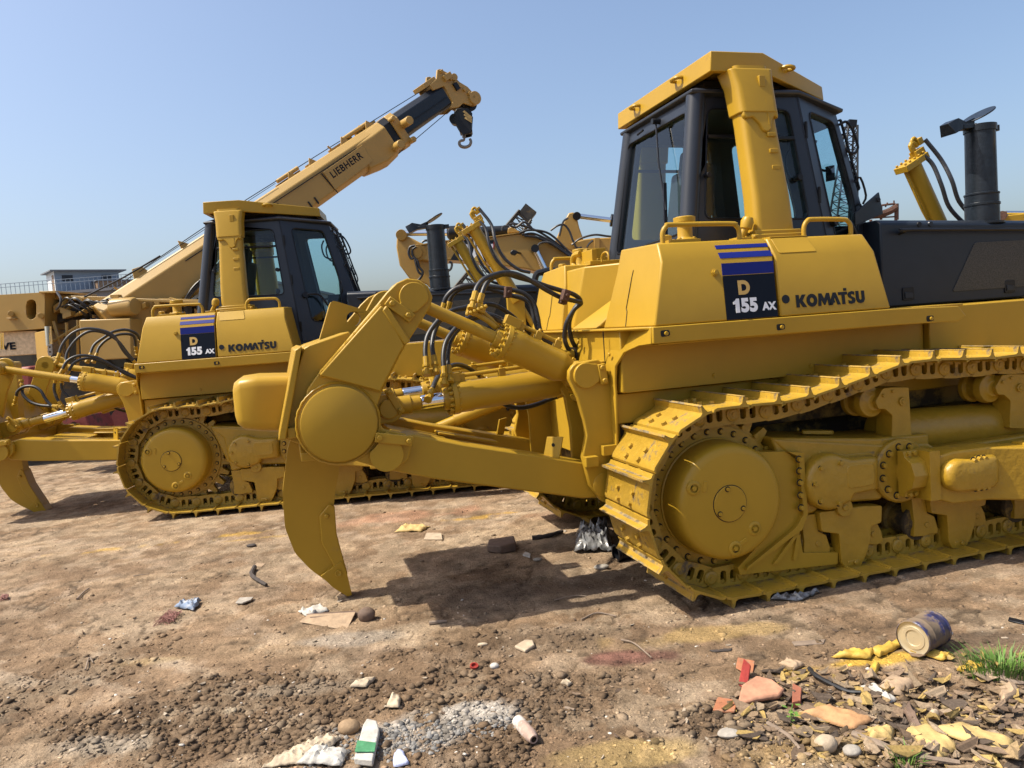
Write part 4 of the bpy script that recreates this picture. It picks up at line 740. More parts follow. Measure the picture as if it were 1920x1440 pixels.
def loose(x,y):
    m=blob(x,y,480,1330,1.0,.55,.1,3)+blob(x,y,1650,1340,.85,.55,0,4)+blob(x,y,900,1330,.8,.45,0,5)+.6*blob(x,y,1000,1200,.7,.25,0,6)+.6*blob(x,y,150,1250,.6,.6,0,7)+.4*blob(x,y,1750,1200,.3,.15,0,8)
    return np.clip(m,0,1)
def gheight(x,y):
    near=sstep(9,4.5,y); lo=loose(x,y)
    d=np.minimum(1,np.maximum(0,(5.0-y)/1.2))
    h=(fbm(x,y,.55,2,1)-.5)*.03+(fbm(x,y,2.2,4,2,.6)-.5)*.022*(.3+.7*d)+(fbm(x,y,9,3,4)-.5)*.007*(.3+.7*near)
    r=fbm(x,y,26,3,6,.6); h=h+(r-.5)*.022*(.45+lo*1.0)+np.abs(fbm(x,y,13,3,9)-.5)*.045*lo
    # wheel ruts at the lower left
    u=x*.42+y*.9; m=blob(x,y,120,1270,1.1,.9,0,7,.7); h=h+m*(np.sin(u*17+fbm(x,y,2,2,3)*4)*.010)
    ck=1-np.abs(2*fbm(x,y,1.7,4,111,.55)-1); h=h-sstep(.965,.99,ck)*.007*near
    far=sstep(9,20,y); h=h+far*(fbm(x,y,.25,3,12)-.5)*.10
    return h-.012
def mix(c,t,m): return c*(1-m[:,None])+np.array(t)*m[:,None]
def gcolor(x,y):
    n1=fbm(x,y,.8,4,21); n2=fbm(x,y,3.2,4,31); n3=fbm(x,y,11,3,41); c=np.tile(np.array([.335,.243,.168]),(len(x),1))
    c=mix(c,(.41,.315,.225),sstep(.48,.68,n1)); c=mix(c,(.25,.175,.118),sstep(.48,.66,n2)*.85); c=mix(c,(.47,.38,.30),sstep(.54,.70,fbm(x,y,5,4,51))*.6); c=mix(c,(.20,.14,.095),sstep(.56,.72,fbm(x,y,1.6,5,52,.65))*.6)
    k1=fbm(x,y,3.0,5,101,.62); c=mix(c,(.44,.36,.275),sstep(.535,.565,k1)*.55); c=mix(c,(.24,.17,.12),sstep(.56,.60,fbm(x*.6,y*2.2,1.5,5,103,.6))*.35); c=mix(c,(.19,.135,.09),sstep(.60,.63,fbm(x,y,7,4,105,.6))*.35)
    lo=loose(x,y); c=mix(c,(.150,.105,.070),lo*sstep(.30,.55,n3)*.88); ck=1-np.abs(2*fbm(x,y,1.7,4,111,.55)-1); c=mix(c,(.10,.075,.055),sstep(.965,.99,ck)*sstep(.40,.5,fbm(x,y,.7,2,113))*.7)
    B=lambda *a,**k: blob(x,y,*a,**k)
    c=mix(c,(.52,.34,.075),B(330,1014,.95,.13,.12,seed=61)*sstep(.42,.6,fbm(x,y,6,3,62))*.75); c=mix(c,(.55,.36,.08),B(200,1028,.22,.08,.1,seed=63)*.6); c=mix(c,(.55,.37,.08),B(470,1008,.35,.06,.12,seed=64)*.5)
    c=mix(c,(.52,.33,.07),B(915,966,.40,.12,0,seed=65)*sstep(.40,.6,fbm(x,y,7,3,66))*.8); c=mix(c,(.45,.25,.17),B(760,965,.75,.28,0,seed=67)*.55); c=mix(c,(.44,.26,.17),B(1080,960,.5,.2,0,seed=68)*.35)
    c=mix(c,(.48,.35,.15),B(1330,1185,.5,.13,0,seed=69)*.55); c=mix(c,(.60,.40,.06),B(1610,1236,.34,.06,.1,seed=70)*.85); c=mix(c,(.50,.36,.16),B(1560,1400,.5,.12,0,seed=71)*.4); c=mix(c,(.48,.36,.16),B(1180,1400,.35,.12,0,seed=72)*.6)
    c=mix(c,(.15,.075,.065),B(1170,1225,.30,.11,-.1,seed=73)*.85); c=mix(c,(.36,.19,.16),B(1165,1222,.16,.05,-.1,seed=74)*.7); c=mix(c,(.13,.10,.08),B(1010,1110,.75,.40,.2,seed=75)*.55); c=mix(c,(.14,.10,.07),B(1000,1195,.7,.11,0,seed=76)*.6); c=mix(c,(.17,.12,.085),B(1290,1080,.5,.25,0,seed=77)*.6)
    ash=B(800,1360,.42,.24,.2,seed=78); c=mix(c,(.50,.485,.475),ash*sstep(.42,.62,fbm(x,y,9,4,79))*.85); c=mix(c,(.42,.39,.36),B(640,1195,.30,.10,0,seed=80)*.6); c=mix(c,(.47,.43,.38),B(230,1390,.35,.14,0,seed=81)*.55); c=mix(c,(.40,.36,.31),B(560,1290,.25,.1,0,seed=92)*.35)
    st=np.sin((x*.42+y*.9)*17+fbm(x,y,2,2,3)*4); c=mix(c,(.50,.42,.34),B(120,1260,1.0,.8,0,seed=82,soft=.7)*sstep(.3,.9,st)*sstep(.35,.55,fbm(x,y,4,3,83))*.65); c=mix(c,(.52,.45,.36),B(430,1330,.06,.06,0,seed=84)*.9); c=mix(c,(.49,.38,.22),B(290,1235,.25,.10,0,seed=85)*.5)
    c=mix(c,(.12,.09,.06),B(1700,1330,.55,.22,0,seed=86)*sstep(.4,.6,n3)*.6); c=mix(c,(.47,.38,.20),B(1790,1330,.14,.09,0,seed=87)*.6); c=mix(c,(.14,.11,.09),B(1860,1190,.2,.08,0,seed=88)*.6)
    c=c*(1+(n3[:,None]-.5)*.9)*np.array([.76,.715,.635]); return np.clip(c,.008,.9)
def ground():
    ys=np.concatenate([[-80,-30,-10,-3,0,1.0,1.5],np.exp(np.linspace(math.log(1.9),math.log(40),520)),[48,60,80,120,200,400,900,2500]])
    us=np.concatenate([[-40,-8,-3,-1.6,-1.25],np.linspace(-1,1,620),[1.25,1.6,3,8,40]])
    s=np.maximum(ys,2.2)*.86; Xg=us[None,:]*s[:,None]; Yg=np.repeat(ys[:,None],len(us),1); x=Xg.ravel(); y=Yg.ravel()
    z=gheight(x,y)*sstep(70,40,y); nx=len(us); ny=len(ys)
    me=bpy.data.meshes.new('ground'); me.vertices.add(len(x)); me.vertices.foreach_set('co',np.stack([x,y,z],1).ravel())
    i=np.arange(ny-1)[:,None]*nx+np.arange(nx-1)[None,:]; q=np.stack([i,i+1,i+nx+1,i+nx],-1).reshape(-1,4); me.loops.add(q.size); me.loops.foreach_set('vertex_index',q.ravel()); me.polygons.add(len(q)); me.polygons.foreach_set('loop_start',np.arange(0,q.size,4)); me.polygons.foreach_set('use_smooth',np.ones(len(q),bool)); me.update()
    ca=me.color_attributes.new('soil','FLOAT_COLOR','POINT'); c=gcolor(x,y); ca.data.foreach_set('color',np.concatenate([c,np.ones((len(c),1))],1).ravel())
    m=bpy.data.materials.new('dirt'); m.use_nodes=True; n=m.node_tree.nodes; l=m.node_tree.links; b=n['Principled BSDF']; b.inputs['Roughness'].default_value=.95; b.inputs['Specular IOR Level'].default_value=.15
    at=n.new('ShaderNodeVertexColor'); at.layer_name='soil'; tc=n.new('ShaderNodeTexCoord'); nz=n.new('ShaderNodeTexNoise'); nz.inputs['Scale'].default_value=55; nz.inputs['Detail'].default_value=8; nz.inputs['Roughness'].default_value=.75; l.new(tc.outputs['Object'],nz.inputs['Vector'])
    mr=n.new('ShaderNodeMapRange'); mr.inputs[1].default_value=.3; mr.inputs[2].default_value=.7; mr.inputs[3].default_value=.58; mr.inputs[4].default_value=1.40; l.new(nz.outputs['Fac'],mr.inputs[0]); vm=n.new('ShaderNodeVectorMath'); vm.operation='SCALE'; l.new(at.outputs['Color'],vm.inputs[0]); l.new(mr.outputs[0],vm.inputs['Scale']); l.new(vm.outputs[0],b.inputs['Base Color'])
    n3=n.new('ShaderNodeTexNoise'); n3.inputs['Scale'].default_value=48; n3.inputs['Detail'].default_value=9; n3.inputs['Roughness'].default_value=.7; l.new(tc.outputs['Object'],n3.inputs['Vector']); bp=n.new('ShaderNodeBump'); bp.inputs['Strength'].default_value=1.0; bp.inputs['Distance'].default_value=.02; l.new(n3.outputs['Fac'],bp.inputs['Height']); l.new(bp.outputs[0],b.inputs['Normal'])
    me.materials.append(m); o=bpy.data.objects.new('ground',me); scn.collection.objects.link(o); o['kind']='structure'
ground()
def GH(x,y): return float(gheight(np.array([x]),np.array([y]))[0])
def attr_mat(name,rough=.9):
    m=bpy.data.materials.new(name); m.use_nodes=True; n=m.node_tree.nodes; l=m.node_tree.links; b=n['Principled BSDF']; b.inputs['Roughness'].default_value=rough; b.inputs['Specular IOR Level'].default_value=.2; a=n.new('ShaderNodeVertexColor'); a.layer_name='col'
    tc=n.new('ShaderNodeTexCoord'); z=n.new('ShaderNodeTexNoise'); z.inputs['Scale'].default_value=120; z.inputs['Detail'].default_value=4; l.new(tc.outputs['Object'],z.inputs['Vector']); mr=n.new('ShaderNodeMapRange'); mr.inputs[1].default_value=.3; mr.inputs[2].default_value=.7; mr.inputs[3].default_value=.75; mr.inputs[4].default_value=1.25; l.new(z.outputs['Fac'],mr.inputs[0]); vm=n.new('ShaderNodeVectorMath'); vm.operation='SCALE'; l.new(a.outputs['Color'],vm.inputs[0]); l.new(mr.outputs[0],vm.inputs['Scale']); l.new(vm.outputs[0],b.inputs['Base Color']); return m
ICO=None
def scatter(name,pos,size,flat,cols,m,label,cat):
    global ICO
    if ICO is None:
        bm=bmesh.new(); bmesh.ops.create_icosphere(bm,subdivisions=1,radius=1); ICO=(np.array([v.co[:] for v in bm.verts]),np.array([[v.index for v in f.verts] for f in bm.faces])); bm.free()
    V,F=ICO; N=len(pos); v=V[None]*(1+(rng.random((N,len(V),1))-.5)*.9); v=v*np.stack([size*(.7+.6*rng.random(N)),size*(.7+.6*rng.random(N)),size*flat*(.6+.8*rng.random(N))],1)[:,None,:]
    a=rng.random(N)*6.283; ca,sa=np.cos(a)[:,None],np.sin(a)[:,None]; x=v[...,0]*ca-v[...,1]*sa; y=v[...,0]*sa+v[...,1]*ca; v=np.stack([x,y,v[...,2]],-1)+pos[:,None,:]
    f=(F[None]+np.arange(N)[:,None,None]*len(V)).reshape(-1,3); me=bpy.data.meshes.new(name); me.vertices.add(N*len(V)); me.vertices.foreach_set('co',v.ravel()); me.loops.add(f.size); me.loops.foreach_set('vertex_index',f.ravel()); me.polygons.add(len(f)); me.polygons.foreach_set('loop_start',np.arange(0,f.size,3)); me.update()
    ca_=me.color_attributes.new('col','FLOAT_COLOR','POINT'); cc=np.repeat(np.concatenate([cols,np.ones((N,1))],1)[:,None,:],len(V),1); ca_.data.foreach_set('color',cc.ravel()); me.materials.append(m); o=bpy.data.objects.new(name,me); scn.collection.objects.link(o); tag(o,label,cat,kind='stuff'); return o
def spots(n,dens):
    out=[]; tot=0
    while tot<n:
        px=rng.random(n*3)*2100-90; py=905+rng.random(n*3)**.75*600; d=[GP(a,b) for a,b in zip(px[:n*2],py[:n*2])]; x=np.array([p.x for p in d]); y=np.array([p.y for p in d]); k=rng.random(len(x))<dens(x,y); out.append(np.stack([x[k],y[k]],1)); tot+=k.sum()
    p=np.concatenate(out)[:n]; z=gheight(p[:,0],p[:,1]); return np.concatenate([p,z[:,None]],1)
MSTONE=attr_mat('loose_stone')
p=spots(15000,lambda x,y:.34+.66*loose(x,y)); n=len(p); sz=.0028+.010*rng.random(n)**3.5; base=gcolor(p[:,0],p[:,1])*(.65+.7*rng.random((n,1))); wh=rng.random(n)<.02; base[wh]=np.array([.5,.46,.41])*(.7+.4*rng.random((wh.sum(),1))); scatter('gravel',p,sz,.6,base,MSTONE,'small loose stones and grit scattered over the brown dirt','gravel')
p=spots(6500,lambda x,y:.02+.98*loose(x,y)**1.5); n=len(p); scatter('soil_clods',p,.005+.022*rng.random(n)**4,.5,gcolor(p[:,0],p[:,1])*(.45+.5*rng.random((n,1))),MSTONE,'crumbled dark clods of soil in the rough foreground patches','soil')
def ashd(x,y): return blob(x,y,800,1370,.42,.24,.2,78)
p=spots(1300,lambda x,y:.9*ashd(x,y)*(fbm(x,y,7,3,79)>.45)); n=len(p); scatter('ash_gravel',p,.003+.013*rng.random(n)**3.2,.6,np.array([.24,.23,.215])*(.35+.75*rng.random((n,1))),MSTONE,'pale grey ash and gravel heap at the bottom middle','ash')
# thin flakes : bark, cardboard, dried paint
def flakes(name,n,dens,cols,smin,smax,label,cat,lift=.004):
    p=spots(n,dens); mb_v=[];mb_f=[];cc=[]
    for q in p:
        L=smin+(smax-smin)*random.random()**2.2; w_=L*(.15+.5*random.random()); a=random.random()*6.28; U=Vector((math.cos(a),math.sin(a),(random.random()-.5)*.35)); V=Vector((-math.sin(a),math.cos(a),(random.random()-.5)*.5)); c=Vector(q)+Vector((0,0,lift+L*.08)); k=random.randint(6,9); o=len(mb_v); col=cols[random.randrange(len(cols))]; g=.75+.5*random.random(); curl=(random.random()-.3)*.5*L
        pts=[]
        for i in range(k): t=6.283*i/k; r=.8+.32*random.random(); x_,y_=L*.5*r*math.cos(t),w_*.5*r*math.sin(t); pts.append(c+U*x_+V*y_+Z_*(curl*(x_/L*2)**2))
        mb_v+=pts+[v-Vector((0,0,.003)) for v in pts]; mb_f+=[list(range(o,o+k)),list(range(o+2*k-1,o+k-1,-1))]+[[o+i,o+(i+1)%k,o+k+(i+1)%k,o+k+i] for i in range(k)]; cc+=[(*[v*g for v in col],1)]*(2*k)
    me=bpy.data.meshes.new(name); me.from_pydata([tuple(v) for v in mb_v],[],mb_f); ca=me.color_attributes.new('col','FLOAT_COLOR','POINT'); ca.data.foreach_set('color',np.array(cc).ravel()); me.materials.append(MSTONE); o=bpy.data.objects.new(name,me); scn.collection.objects.link(o); tag(o,label,cat,kind='stuff')
flakes('litter_flakes',900,lambda x,y:np.clip(blob(x,y,1660,1320,.75,.42,0,91)+.5*blob(x,y,1850,1240,.4,.2,0,92),0,1),[(.20,.14,.085),(.27,.19,.10),(.13,.09,.06),(.30,.21,.075),(.24,.18,.12),(.08,.06,.045),(.17,.12,.08)],.02,.12,'brown and yellow flakes of bark, card and paint strewn at the lower right','litter',.006)
flakes('dry_chips',700,lambda x,y:.15+.5*loose(x,y),[(.26,.19,.13),(.17,.12,.08),(.34,.28,.21),(.10,.07,.05)],.010,.05,'small dry chips and scraps scattered over the whole yard','litter',.001)
# ------------------------------------------------------------ single pieces of litter
def onG(x,y,dz=0): p=GP(x,y); p=GP(x,y,GH(p.x,p.y)); return Vector((p.x,p.y,GH(p.x,p.y)+dz))
def slab(name,px,th,m,label,cat,z=.0,rough=.0,bevel=.003,grp=None,tilt=0):
    P=[onG(*q) for q in px]; zm=sum(p.z for p in P)/len(P); c=sum(P,Vector())/len(P); b=MB(); n=len(P)
    P=[Vector((p.x,p.y,zm+z+tilt*((p-c).y))) for p in P]; vs=P+[p+Vector((0,0,th*(1+rough*(random.random()-.5)))) for p in P]
    b.add(vs,[list(range(n))[::-1],list(range(n,2*n))]+[[i,(i+1)%n,n+(i+1)%n,n+i] for i in range(n)]); o=b.build(name,m,None,bevel=bevel); return tag(o,label,cat,grp)
def rag(name,px4,n,amp0,m,label,cat,th=.004,lift=.02,freq=14,grp=None,arch=0):
    amp=amp0*1.35; A,B_,C,D_=[onG(*q) for q in px4]; vs=[];fs=[]; sd=random.random()*50
    for i in range(n+1):
        for j in range(n+1):
            u,v=i/n,j/n; eu=.06*(noise.noise(Vector((v*5,sd,0)))); ev=.06*noise.noise(Vector((u*5,sd+9,0)))
            p=inter(inter(A,B_,u+ev),inter(D_,C,u+ev),v+eu); z=(.5+.5*noise.noise(Vector((p.x*freq,p.y*freq,sd))))*amp*1.1+(1-min(1,abs(noise.noise(Vector((p.x*freq*1.7,p.y*freq*.9,sd+5))))*3))**2*amp*.8+noise.noise(Vector((p.x*freq*4,p.y*freq*4,sd)))*amp*.35; e=min(u,1-u,v,1-v)*6; vs.append(p+Vector((noise.noise(Vector((p.x*20,p.y*20,sd+3)))*amp*.5,0,.003+lift*min(e,1)*.5+z*min(1,.4+e)+arch*4*u*(1-u))))
    for i in range(n):
        for j in range(n): a=i*(n+1)+j; fs.append([a,a+1,a+n+2,a+n+1])
    b=MB(); b.add(vs,fs); o=b.build(name,m,None,smooth=50); s=o.modifiers.new('solid','SOLIDIFY'); s.thickness=th; return tag(o,label,cat,grp)
def stone(name,x,y,a,b_,d,m,label,cat='stone',grp=None,rot=0):
    p=onG(x,y); b=MB(); b.ell((0,0,0),a,b_,d,14,9,jit=.16); o=b.build(name,m,None,smooth=60); s=o.modifiers.new('sub','SUBSURF'); s.levels=1; s.render_levels=1; o.location=p+Vector((0,0,d*.55)); o.rotation_euler=(0,0,rot); return tag(o,label,cat,grp)
def stick(name,pts,r,m,label,cat,z=.01,grp=None):
    b=MB(); b.tube([onG(x,y,z+(q[0] if q else 0)) for x,y,*q in pts],lambda t:r*(1-.35*t)*(1+.15*math.sin(t*31)),7,smooth=4); return tag(b.build(name,m,None),label,cat,grp)
def cm(name,c,rough=.8,**k): return mat(name,c,rough,noise_amt=.25,nscale=18,bump=.3,bscale=60,**k)
C_TAN=cm('card_tan',(.33,.235,.15)); C_BRN=cm('card_brown',(.13,.085,.06)); C_WHT=cm('grubby_white',(.42,.40,.36),dirt=(.3,.25,.2),dscale=8); C_CRM=cm('cream_cloth',(.42,.34,.24),dirt=(.3,.24,.17),dscale=9,dth=.6); C_STN=cm('pale_stone',(.38,.30,.21)); C_STG=cm('grey_stone',(.30,.27,.23)); C_PNK=cm('pink_foam',(.40,.20,.12),dirt=(.45,.20,.16),dscale=8); C_ORG=cm('orange_shard',(.34,.13,.06),dirt=(.25,.15,.09),dscale=14,dth=.5); C_REDP=cm('red_plastic',(.26,.028,.02),.5); C_YSH=cm('dry_yellow_paint',(.45,.29,.045),.6); C_YPL=cm('pale_yellow_sheet',(.44,.31,.12)); C_STK=cm('dry_stick',(.20,.15,.11)); C_DST=cm('dark_root',(.045,.035,.03)); C_BAG=mat('silver_plastic',(.20,.20,.20),.3,.2,noise_amt=.5,nscale=25,dirt=(.04,.035,.03),dscale=14,dth=.5); C_BLUC=cm('blue_can_paint',(.018,.020,.075),.4,dirt=(.16,.115,.075),dscale=13,dth=.40); C_NET=cm('red_netting',(.24,.11,.09)); C_BLCL=cm('blue_white_cloth',(.16,.21,.30),dirt=(.4,.4,.4),dscale=16,dth=.5); C_GRN=mat('grass_blade',(.10,.19,.03),.6,noise_amt=.3,nscale=30); C_LBL=cm('green_print',(.05,.20,.09),dirt=(.35,.34,.30),dscale=20,dth=.58); C_METIN=mat('tin_lid',(.55,.47,.32),.35,.5,noise_amt=.1)
# paint can
b=MB(); c=onG(1712,1229,.080); c2=onG(1772,1200,.080); ax=(c2-c).normalized(); Lc=.185
b.lathe(c,ax,[(0,.078),(.004,.083),(.010,.083),(.012,.079),(.05,.079),(.055,.082),(.06,.079),(.13,.079),(.135,.082),(.14,.079),(Lc-.01,.079),(Lc-.008,.083),(Lc,.083)],36,0,cap=False)
can=b.build('paint_can',C_BLUC); tag(can,'dented blue and rusty paint can lying on its side beside the grass tuft','can')
b=MB(); b.lathe(c+ax*.006,ax,[(0,.078),(.004,.066),(.004,.055),(.001,.053),(.001,.038),(.006,.036),(.006,.001)],36,cap=False); b.lathe(c+ax*(Lc-.004),ax,[(0,.079),(.001,.001)],30,cap=False); b.build('can_bottom',C_METIN,can)
slab('foam_slab',[(1383,1332),(1392,1300),(1420,1287),(1450,1287),(1472,1305),(1462,1318),(1420,1322)],.022,C_PNK,'pink and orange curved slab left of the red brick chip','slab',z=.015,bevel=.008,tilt=.1)
slab('orange_shard',[(1337,1338),(1346,1312),(1360,1315),(1384,1322),(1378,1338),(1360,1341)],.010,C_ORG,'jagged orange shard touching the pink slab','shard',z=.006)
slab('red_shard',[(1385,1288),(1396,1262),(1409,1266),(1400,1289)],.012,C_REDP,'small bright red shard behind the pink slab','shard',z=.02,tilt=.5)
slab('orange_card',[(1380,1258),(1384,1245),(1416,1247),(1410,1264)],.006,C_ORG,'flat orange and yellow scrap behind the red shard','scrap',z=.01,tilt=.3)
slab('brick_chip',[(1486,1333),(1487,1297),(1504,1300),(1502,1330)],.03,cm('brick',(.26,.09,.05)),'upright reddish brick chip right of the pink slab','brick',z=0)
rag('white_peeling',[(1612,1288),(1630,1284),(1682,1318),(1665,1324)],12,.012,C_WHT,'crumpled white paint skin between brown scraps at the right','paint skin',lift=.02,th=.006)
stick('rubber_hose',[(1518,1260),(1530,1275),(1560,1292),(1590,1305),(1615,1308)],.011,M_RUB,'thick black bent hose piece in the rubbish heap','hose',z=.02)
for i,q in enumerate([([(1560,1236),(1600,1222),(1640,1226),(1630,1240)],'curled yellow dried paint strip left of the paint can'),([(1635,1226),(1690,1203),(1700,1208),(1650,1236)],'long yellow dried paint ribbon leading up to the can'),([(1705,1224),(1740,1222),(1792,1234),(1770,1242)],'flat yellow dried paint strip right below the can'),([(1625,1275),(1640,1248),(1650,1252),(1638,1278)],'narrow upright yellow paint curl above the white skin'),([(1795,1262),(1820,1248),(1848,1254),(1830,1270)],'yellow paint patch beside the grass tuft')]):
    rag('dried_paint',q[0],10,.012,C_YSH,q[1],'dried paint',lift=.02,th=.005,grp='yellow dried paint pieces')
for q,l,m_ in (([(1740,1370),(1800,1362),(1910,1395),(1890,1425)],'big pale yellow torn sheet at the lower right corner',C_YPL),([(1690,1372),(1745,1368),(1800,1410),(1760,1432)],'creased yellow sheet left of the big torn sheet',C_YPL),([(1500,1345),(1550,1330),(1640,1355),(1600,1372)],'rust stained flat sheet behind the low stones',C_ORG if 0 else cm('stained_sheet',(.40,.22,.10))),([(1640,1300),(1672,1270),(1720,1290),(1690,1308)],'tan cardboard piece right of the white paint skin',C_TAN),([(1460,1247),(1480,1242),(1510,1250),(1490,1260)],'small tan curled card behind the black hose',C_TAN),([(1620,1372),(1680,1368),(1676,1392),(1630,1390)],'crumpled ochre paper among the lower right stones',C_YPL),([(1870,1300),(1905,1292),(1915,1308),(1880,1322)],'tan card scrap at the right edge under the grass',C_TAN),([(1690,1340),(1702,1320),(1730,1370),(1712,1372)],'narrow brown board standing up beside the round stone',C_BRN)):
    rag('torn_sheet',q,12,.010,m_,l,'sheet',lift=.03,th=.004,freq=10)
stone('round_stone',1752,1350,.026,.018,.034,C_STN,'smooth upright cream stone among the lower right scraps',rot=.3)
stone('flat_stone',1368,1378,.050,.036,.016,C_STG,'flat grey brown stone alone below the pink slab')
stone('rock',1548,1405,.045,.038,.034,C_STN,'pinkish angular rock at the bottom right between gravel')
stone('rock',1598,1418,.035,.03,.02,C_STG,'low grey rock right of the pinkish angular rock')
stone('clay_lump',688,1163,.055,.045,.05,C_BRN,'brown round clay lump at the end of the cardboard strip','clay lump')
stone('clay_lump',655,1372,.05,.04,.035,cm('clay',(.27,.18,.10)),'brown clay lump above the green carton','clay lump')
slab('flat_stone',[(965,1220),(985,1207),(1000,1207),(1003,1216),(985,1225)],.018,C_STN,'cream wedge shaped stone alone in the middle foreground','stone',bevel=.006)
stone('white_stone',927,1250,.025,.018,.016,C_WHT,'small grey white stone right of the red bottle cap')
b=MB(); q=onG(889,1254,.004); b.lathe(q,(.15,-.3,1),[(0,.020),(.016,.021),(.016,.015),(.004,.014)],20); tag(b.build('bottle_cap',C_REDP),'tiny red ring shaped bottle cap in the foreground dirt','cap')
slab('cardboard_strip',[(562,1170),(578,1162),(668,1157),(650,1178)],.006,C_TAN,'long flattened cardboard strip left of the brown lump','cardboard',z=.012,tilt=.25)
slab('cardboard_flap',[(575,1158),(665,1152),(672,1157),(582,1165)],.02,C_BRN,'dark raised edge of card behind the cardboard strip','cardboard',z=.006)
rag('crumpled_paper',[(560,1150),(600,1140),(618,1150),(575,1160)],12,.02,C_WHT,'crumpled dirty paper behind the cardboard strip','paper',lift=.02)
slab('folded_carton',[(914,1036),(917,1024),(965,1019),(969,1034),(940,1039)],.07,C_BRN,'dark brown folded carton on the edge of the shadow','carton',rough=.5,bevel=.012)
rag('plastic_bag',[(1078,1040),(1085,1005),(1140,1005),(1150,1035)],22,.055,C_BAG,'crumpled silver plastic bag behind the near track','plastic bag',lift=.09,th=.003,freq=19)
b=MB(); q=onG(1155,1052,.055); d=Vector((1,.35,0)).normalized(); b.lathe(q,d,[(0,.050),(0,.062),(.02,.064),(.025,.058),(.35,.058),(.35,.045),(.01,.045)],28,cap=False); tag(b.build('pipe_section',M_BK),'short open black pipe beside the rear of the near track','pipe')
stick('rotten_branch',[(998,1012),(1025,1008),(1055,1000)],.022,C_DST,'dark rotten branch in the shade behind the near ripper','branch',z=.015)
rag('ochre_rag',[(738,998),(760,985),(805,988),(790,998)],12,.018,C_YPL,'torn ochre rag lying in the sun right of the ripper shank','rag',lift=.015)
slab('foam_block',[(795,1014),(800,1003),(828,1004),(830,1014)],.018,C_STN,'flat cream block above the carriage shadow','block')
slab('grey_chip',[(980,1043),(985,1038),(995,1040),(994,1047)],.012,C_WHT,'pale grey chip inside the ripper shadow','chip')
stone('flat_stone',1008,1052,.035,.022,.012,C_STG,'flat stone in the ripper shadow beside the pale chip')
stone('flat_stone',1128,1066,.055,.035,.018,C_STG,'flat grey stone in shade below the black pipe')
stick('root',[(478,1068),(472,1080),(484,1092),(500,1101)],.018,C_DST,'crooked black root standing off the dirt left of the shank','root',z=.018)
stone('dark_lump',472,1026,.045,.025,.018,C_DST,'small black lump behind the crooked root','lump')
rag('blue_rag',[(328,1142),(345,1132),(378,1130),(365,1148)],14,.02,C_BLCL,'striped blue and white rag on the left dirt','rag',lift=.015)
def tangle(px4,n,label):
    A,B_,C,D_=[onG(*q) for q in px4]; b=MB()
    for i in range(n):
        q=[inter(inter(A,B_,random.random()),inter(D_,C,random.random()),random.random())+Vector((0,0,.004+.025*random.random())) for k in range(4)]; b.tube(q,.0016,4,smooth=4)
    tag(b.build('netting',C_NET),label,'netting')
tangle([(280,1178),(318,1146),(345,1150),(325,1172)],34,'tangled reddish netting beside the blue rag')
tangle([(0,1128),(2,1118),(18,1118),(16,1127)],30,'small knot of red netting at the left picture edge')
slab('shell_scrap',[(442,1135),(450,1126),(476,1124),(472,1130),(455,1136)],.012,C_STG,'grey half round plastic scrap left of the shank tip','scrap',z=.008,bevel=.004)
slab('pale_disc',[(474,1062),(482,1057),(498,1057),(492,1063)],.006,C_TAN,'flat pale disc just behind the crooked root','disc')
for q,r,l in (([(250,1082),(280,1079)],.004,'faint thin twig on the dirt far left of the root'),([(1040,1128),(1075,1120),(1100,1121)],.004,'thin crooked twig at the lower edge of the ripper shadow'),([(145,1126),(156,1115),(167,1106)],.008,'short grey stick alone on the left dirt'),([(1090,1165),(1120,1152),(1155,1156)],.006,'thin pale bent twig in front of the near track'),([(1165,1203),(1190,1212),(1222,1236)],.005,'long thin twig beside the dark red soil'),([(160,1256),(168,1236),(175,1245)],.005,'tiny forked twig on the left foreground'),([(805,1172),(838,1168)],.013,'short pale stick right below the ripper shadow'),([(1060,1325),(1078,1338)],.008,'little split twig left of the cracked soil'),([(1440,1362),(1480,1390),(1500,1410)],.010,'brown cane stump at the bottom right'),([(1600,1385),(1700,1425),(1800,1435)],.014,'long brown cane along the bottom right edge'),([(1865,1270),(1905,1282),(1920,1284)],.012,'bent bark strip under the grass tuft')):
    stick('stick',q,r,C_STK,l,'stick',z=.010,grp='dry sticks on the dirt')
b=MB(); q=onG(972,1365,.028); q2=onG(1002,1398,.026); b.lathe(q,q2-q,[(0,.020),(0,.026),((q2-q).length*.8,.028),((q2-q).length,.018),((q2-q).length,.012)],16,cap=False); tag(b.build('pipe_stub',cm('scaly_pipe',(.34,.24,.19),dirt=(.55,.50,.44),dscale=12,dth=.5)),'short scaly brown and white pipe stub at the bottom middle','pipe')
slab('drink_carton',[(665,1438),(682,1375),(690,1366),(708,1368),(713,1385),(700,1442)],.030,C_WHT,'flattened white drink carton with a green printed end','carton',z=.01,bevel=.006)
slab('carton_print',[(667,1428),(672,1408),(707,1412),(704,1430)],.003,C_LBL,'x','x',z=.041,bevel=0)
pr=bpy.data.objects['carton_print']; pr.parent=bpy.data.objects['drink_carton']; del pr['label']; del pr['category']
rag('blue_paper',[(738,1440),(742,1412),(760,1413),(765,1440)],10,.015,cm('pale_blue_paper',(.50,.55,.78)),'pale blue white paper at the bottom edge beside the carton','paper',lift=.02)
for q,l in (([(488,1438),(560,1408),(600,1400),(575,1436)],'cream knotted cloth at the bottom edge left of the carton'),([(555,1412),(625,1378),(640,1390),(600,1420)],'twisted cream cloth end pointing at the clay lump'),([(560,1436),(590,1412),(650,1418),(640,1440)],'grubby white cloth folds at the bottom edge')):
    rag('cloth',q,22,.012,C_CRM if 'cream' in l else C_WHT,l,'cloth',lift=.03,freq=19,th=.006)
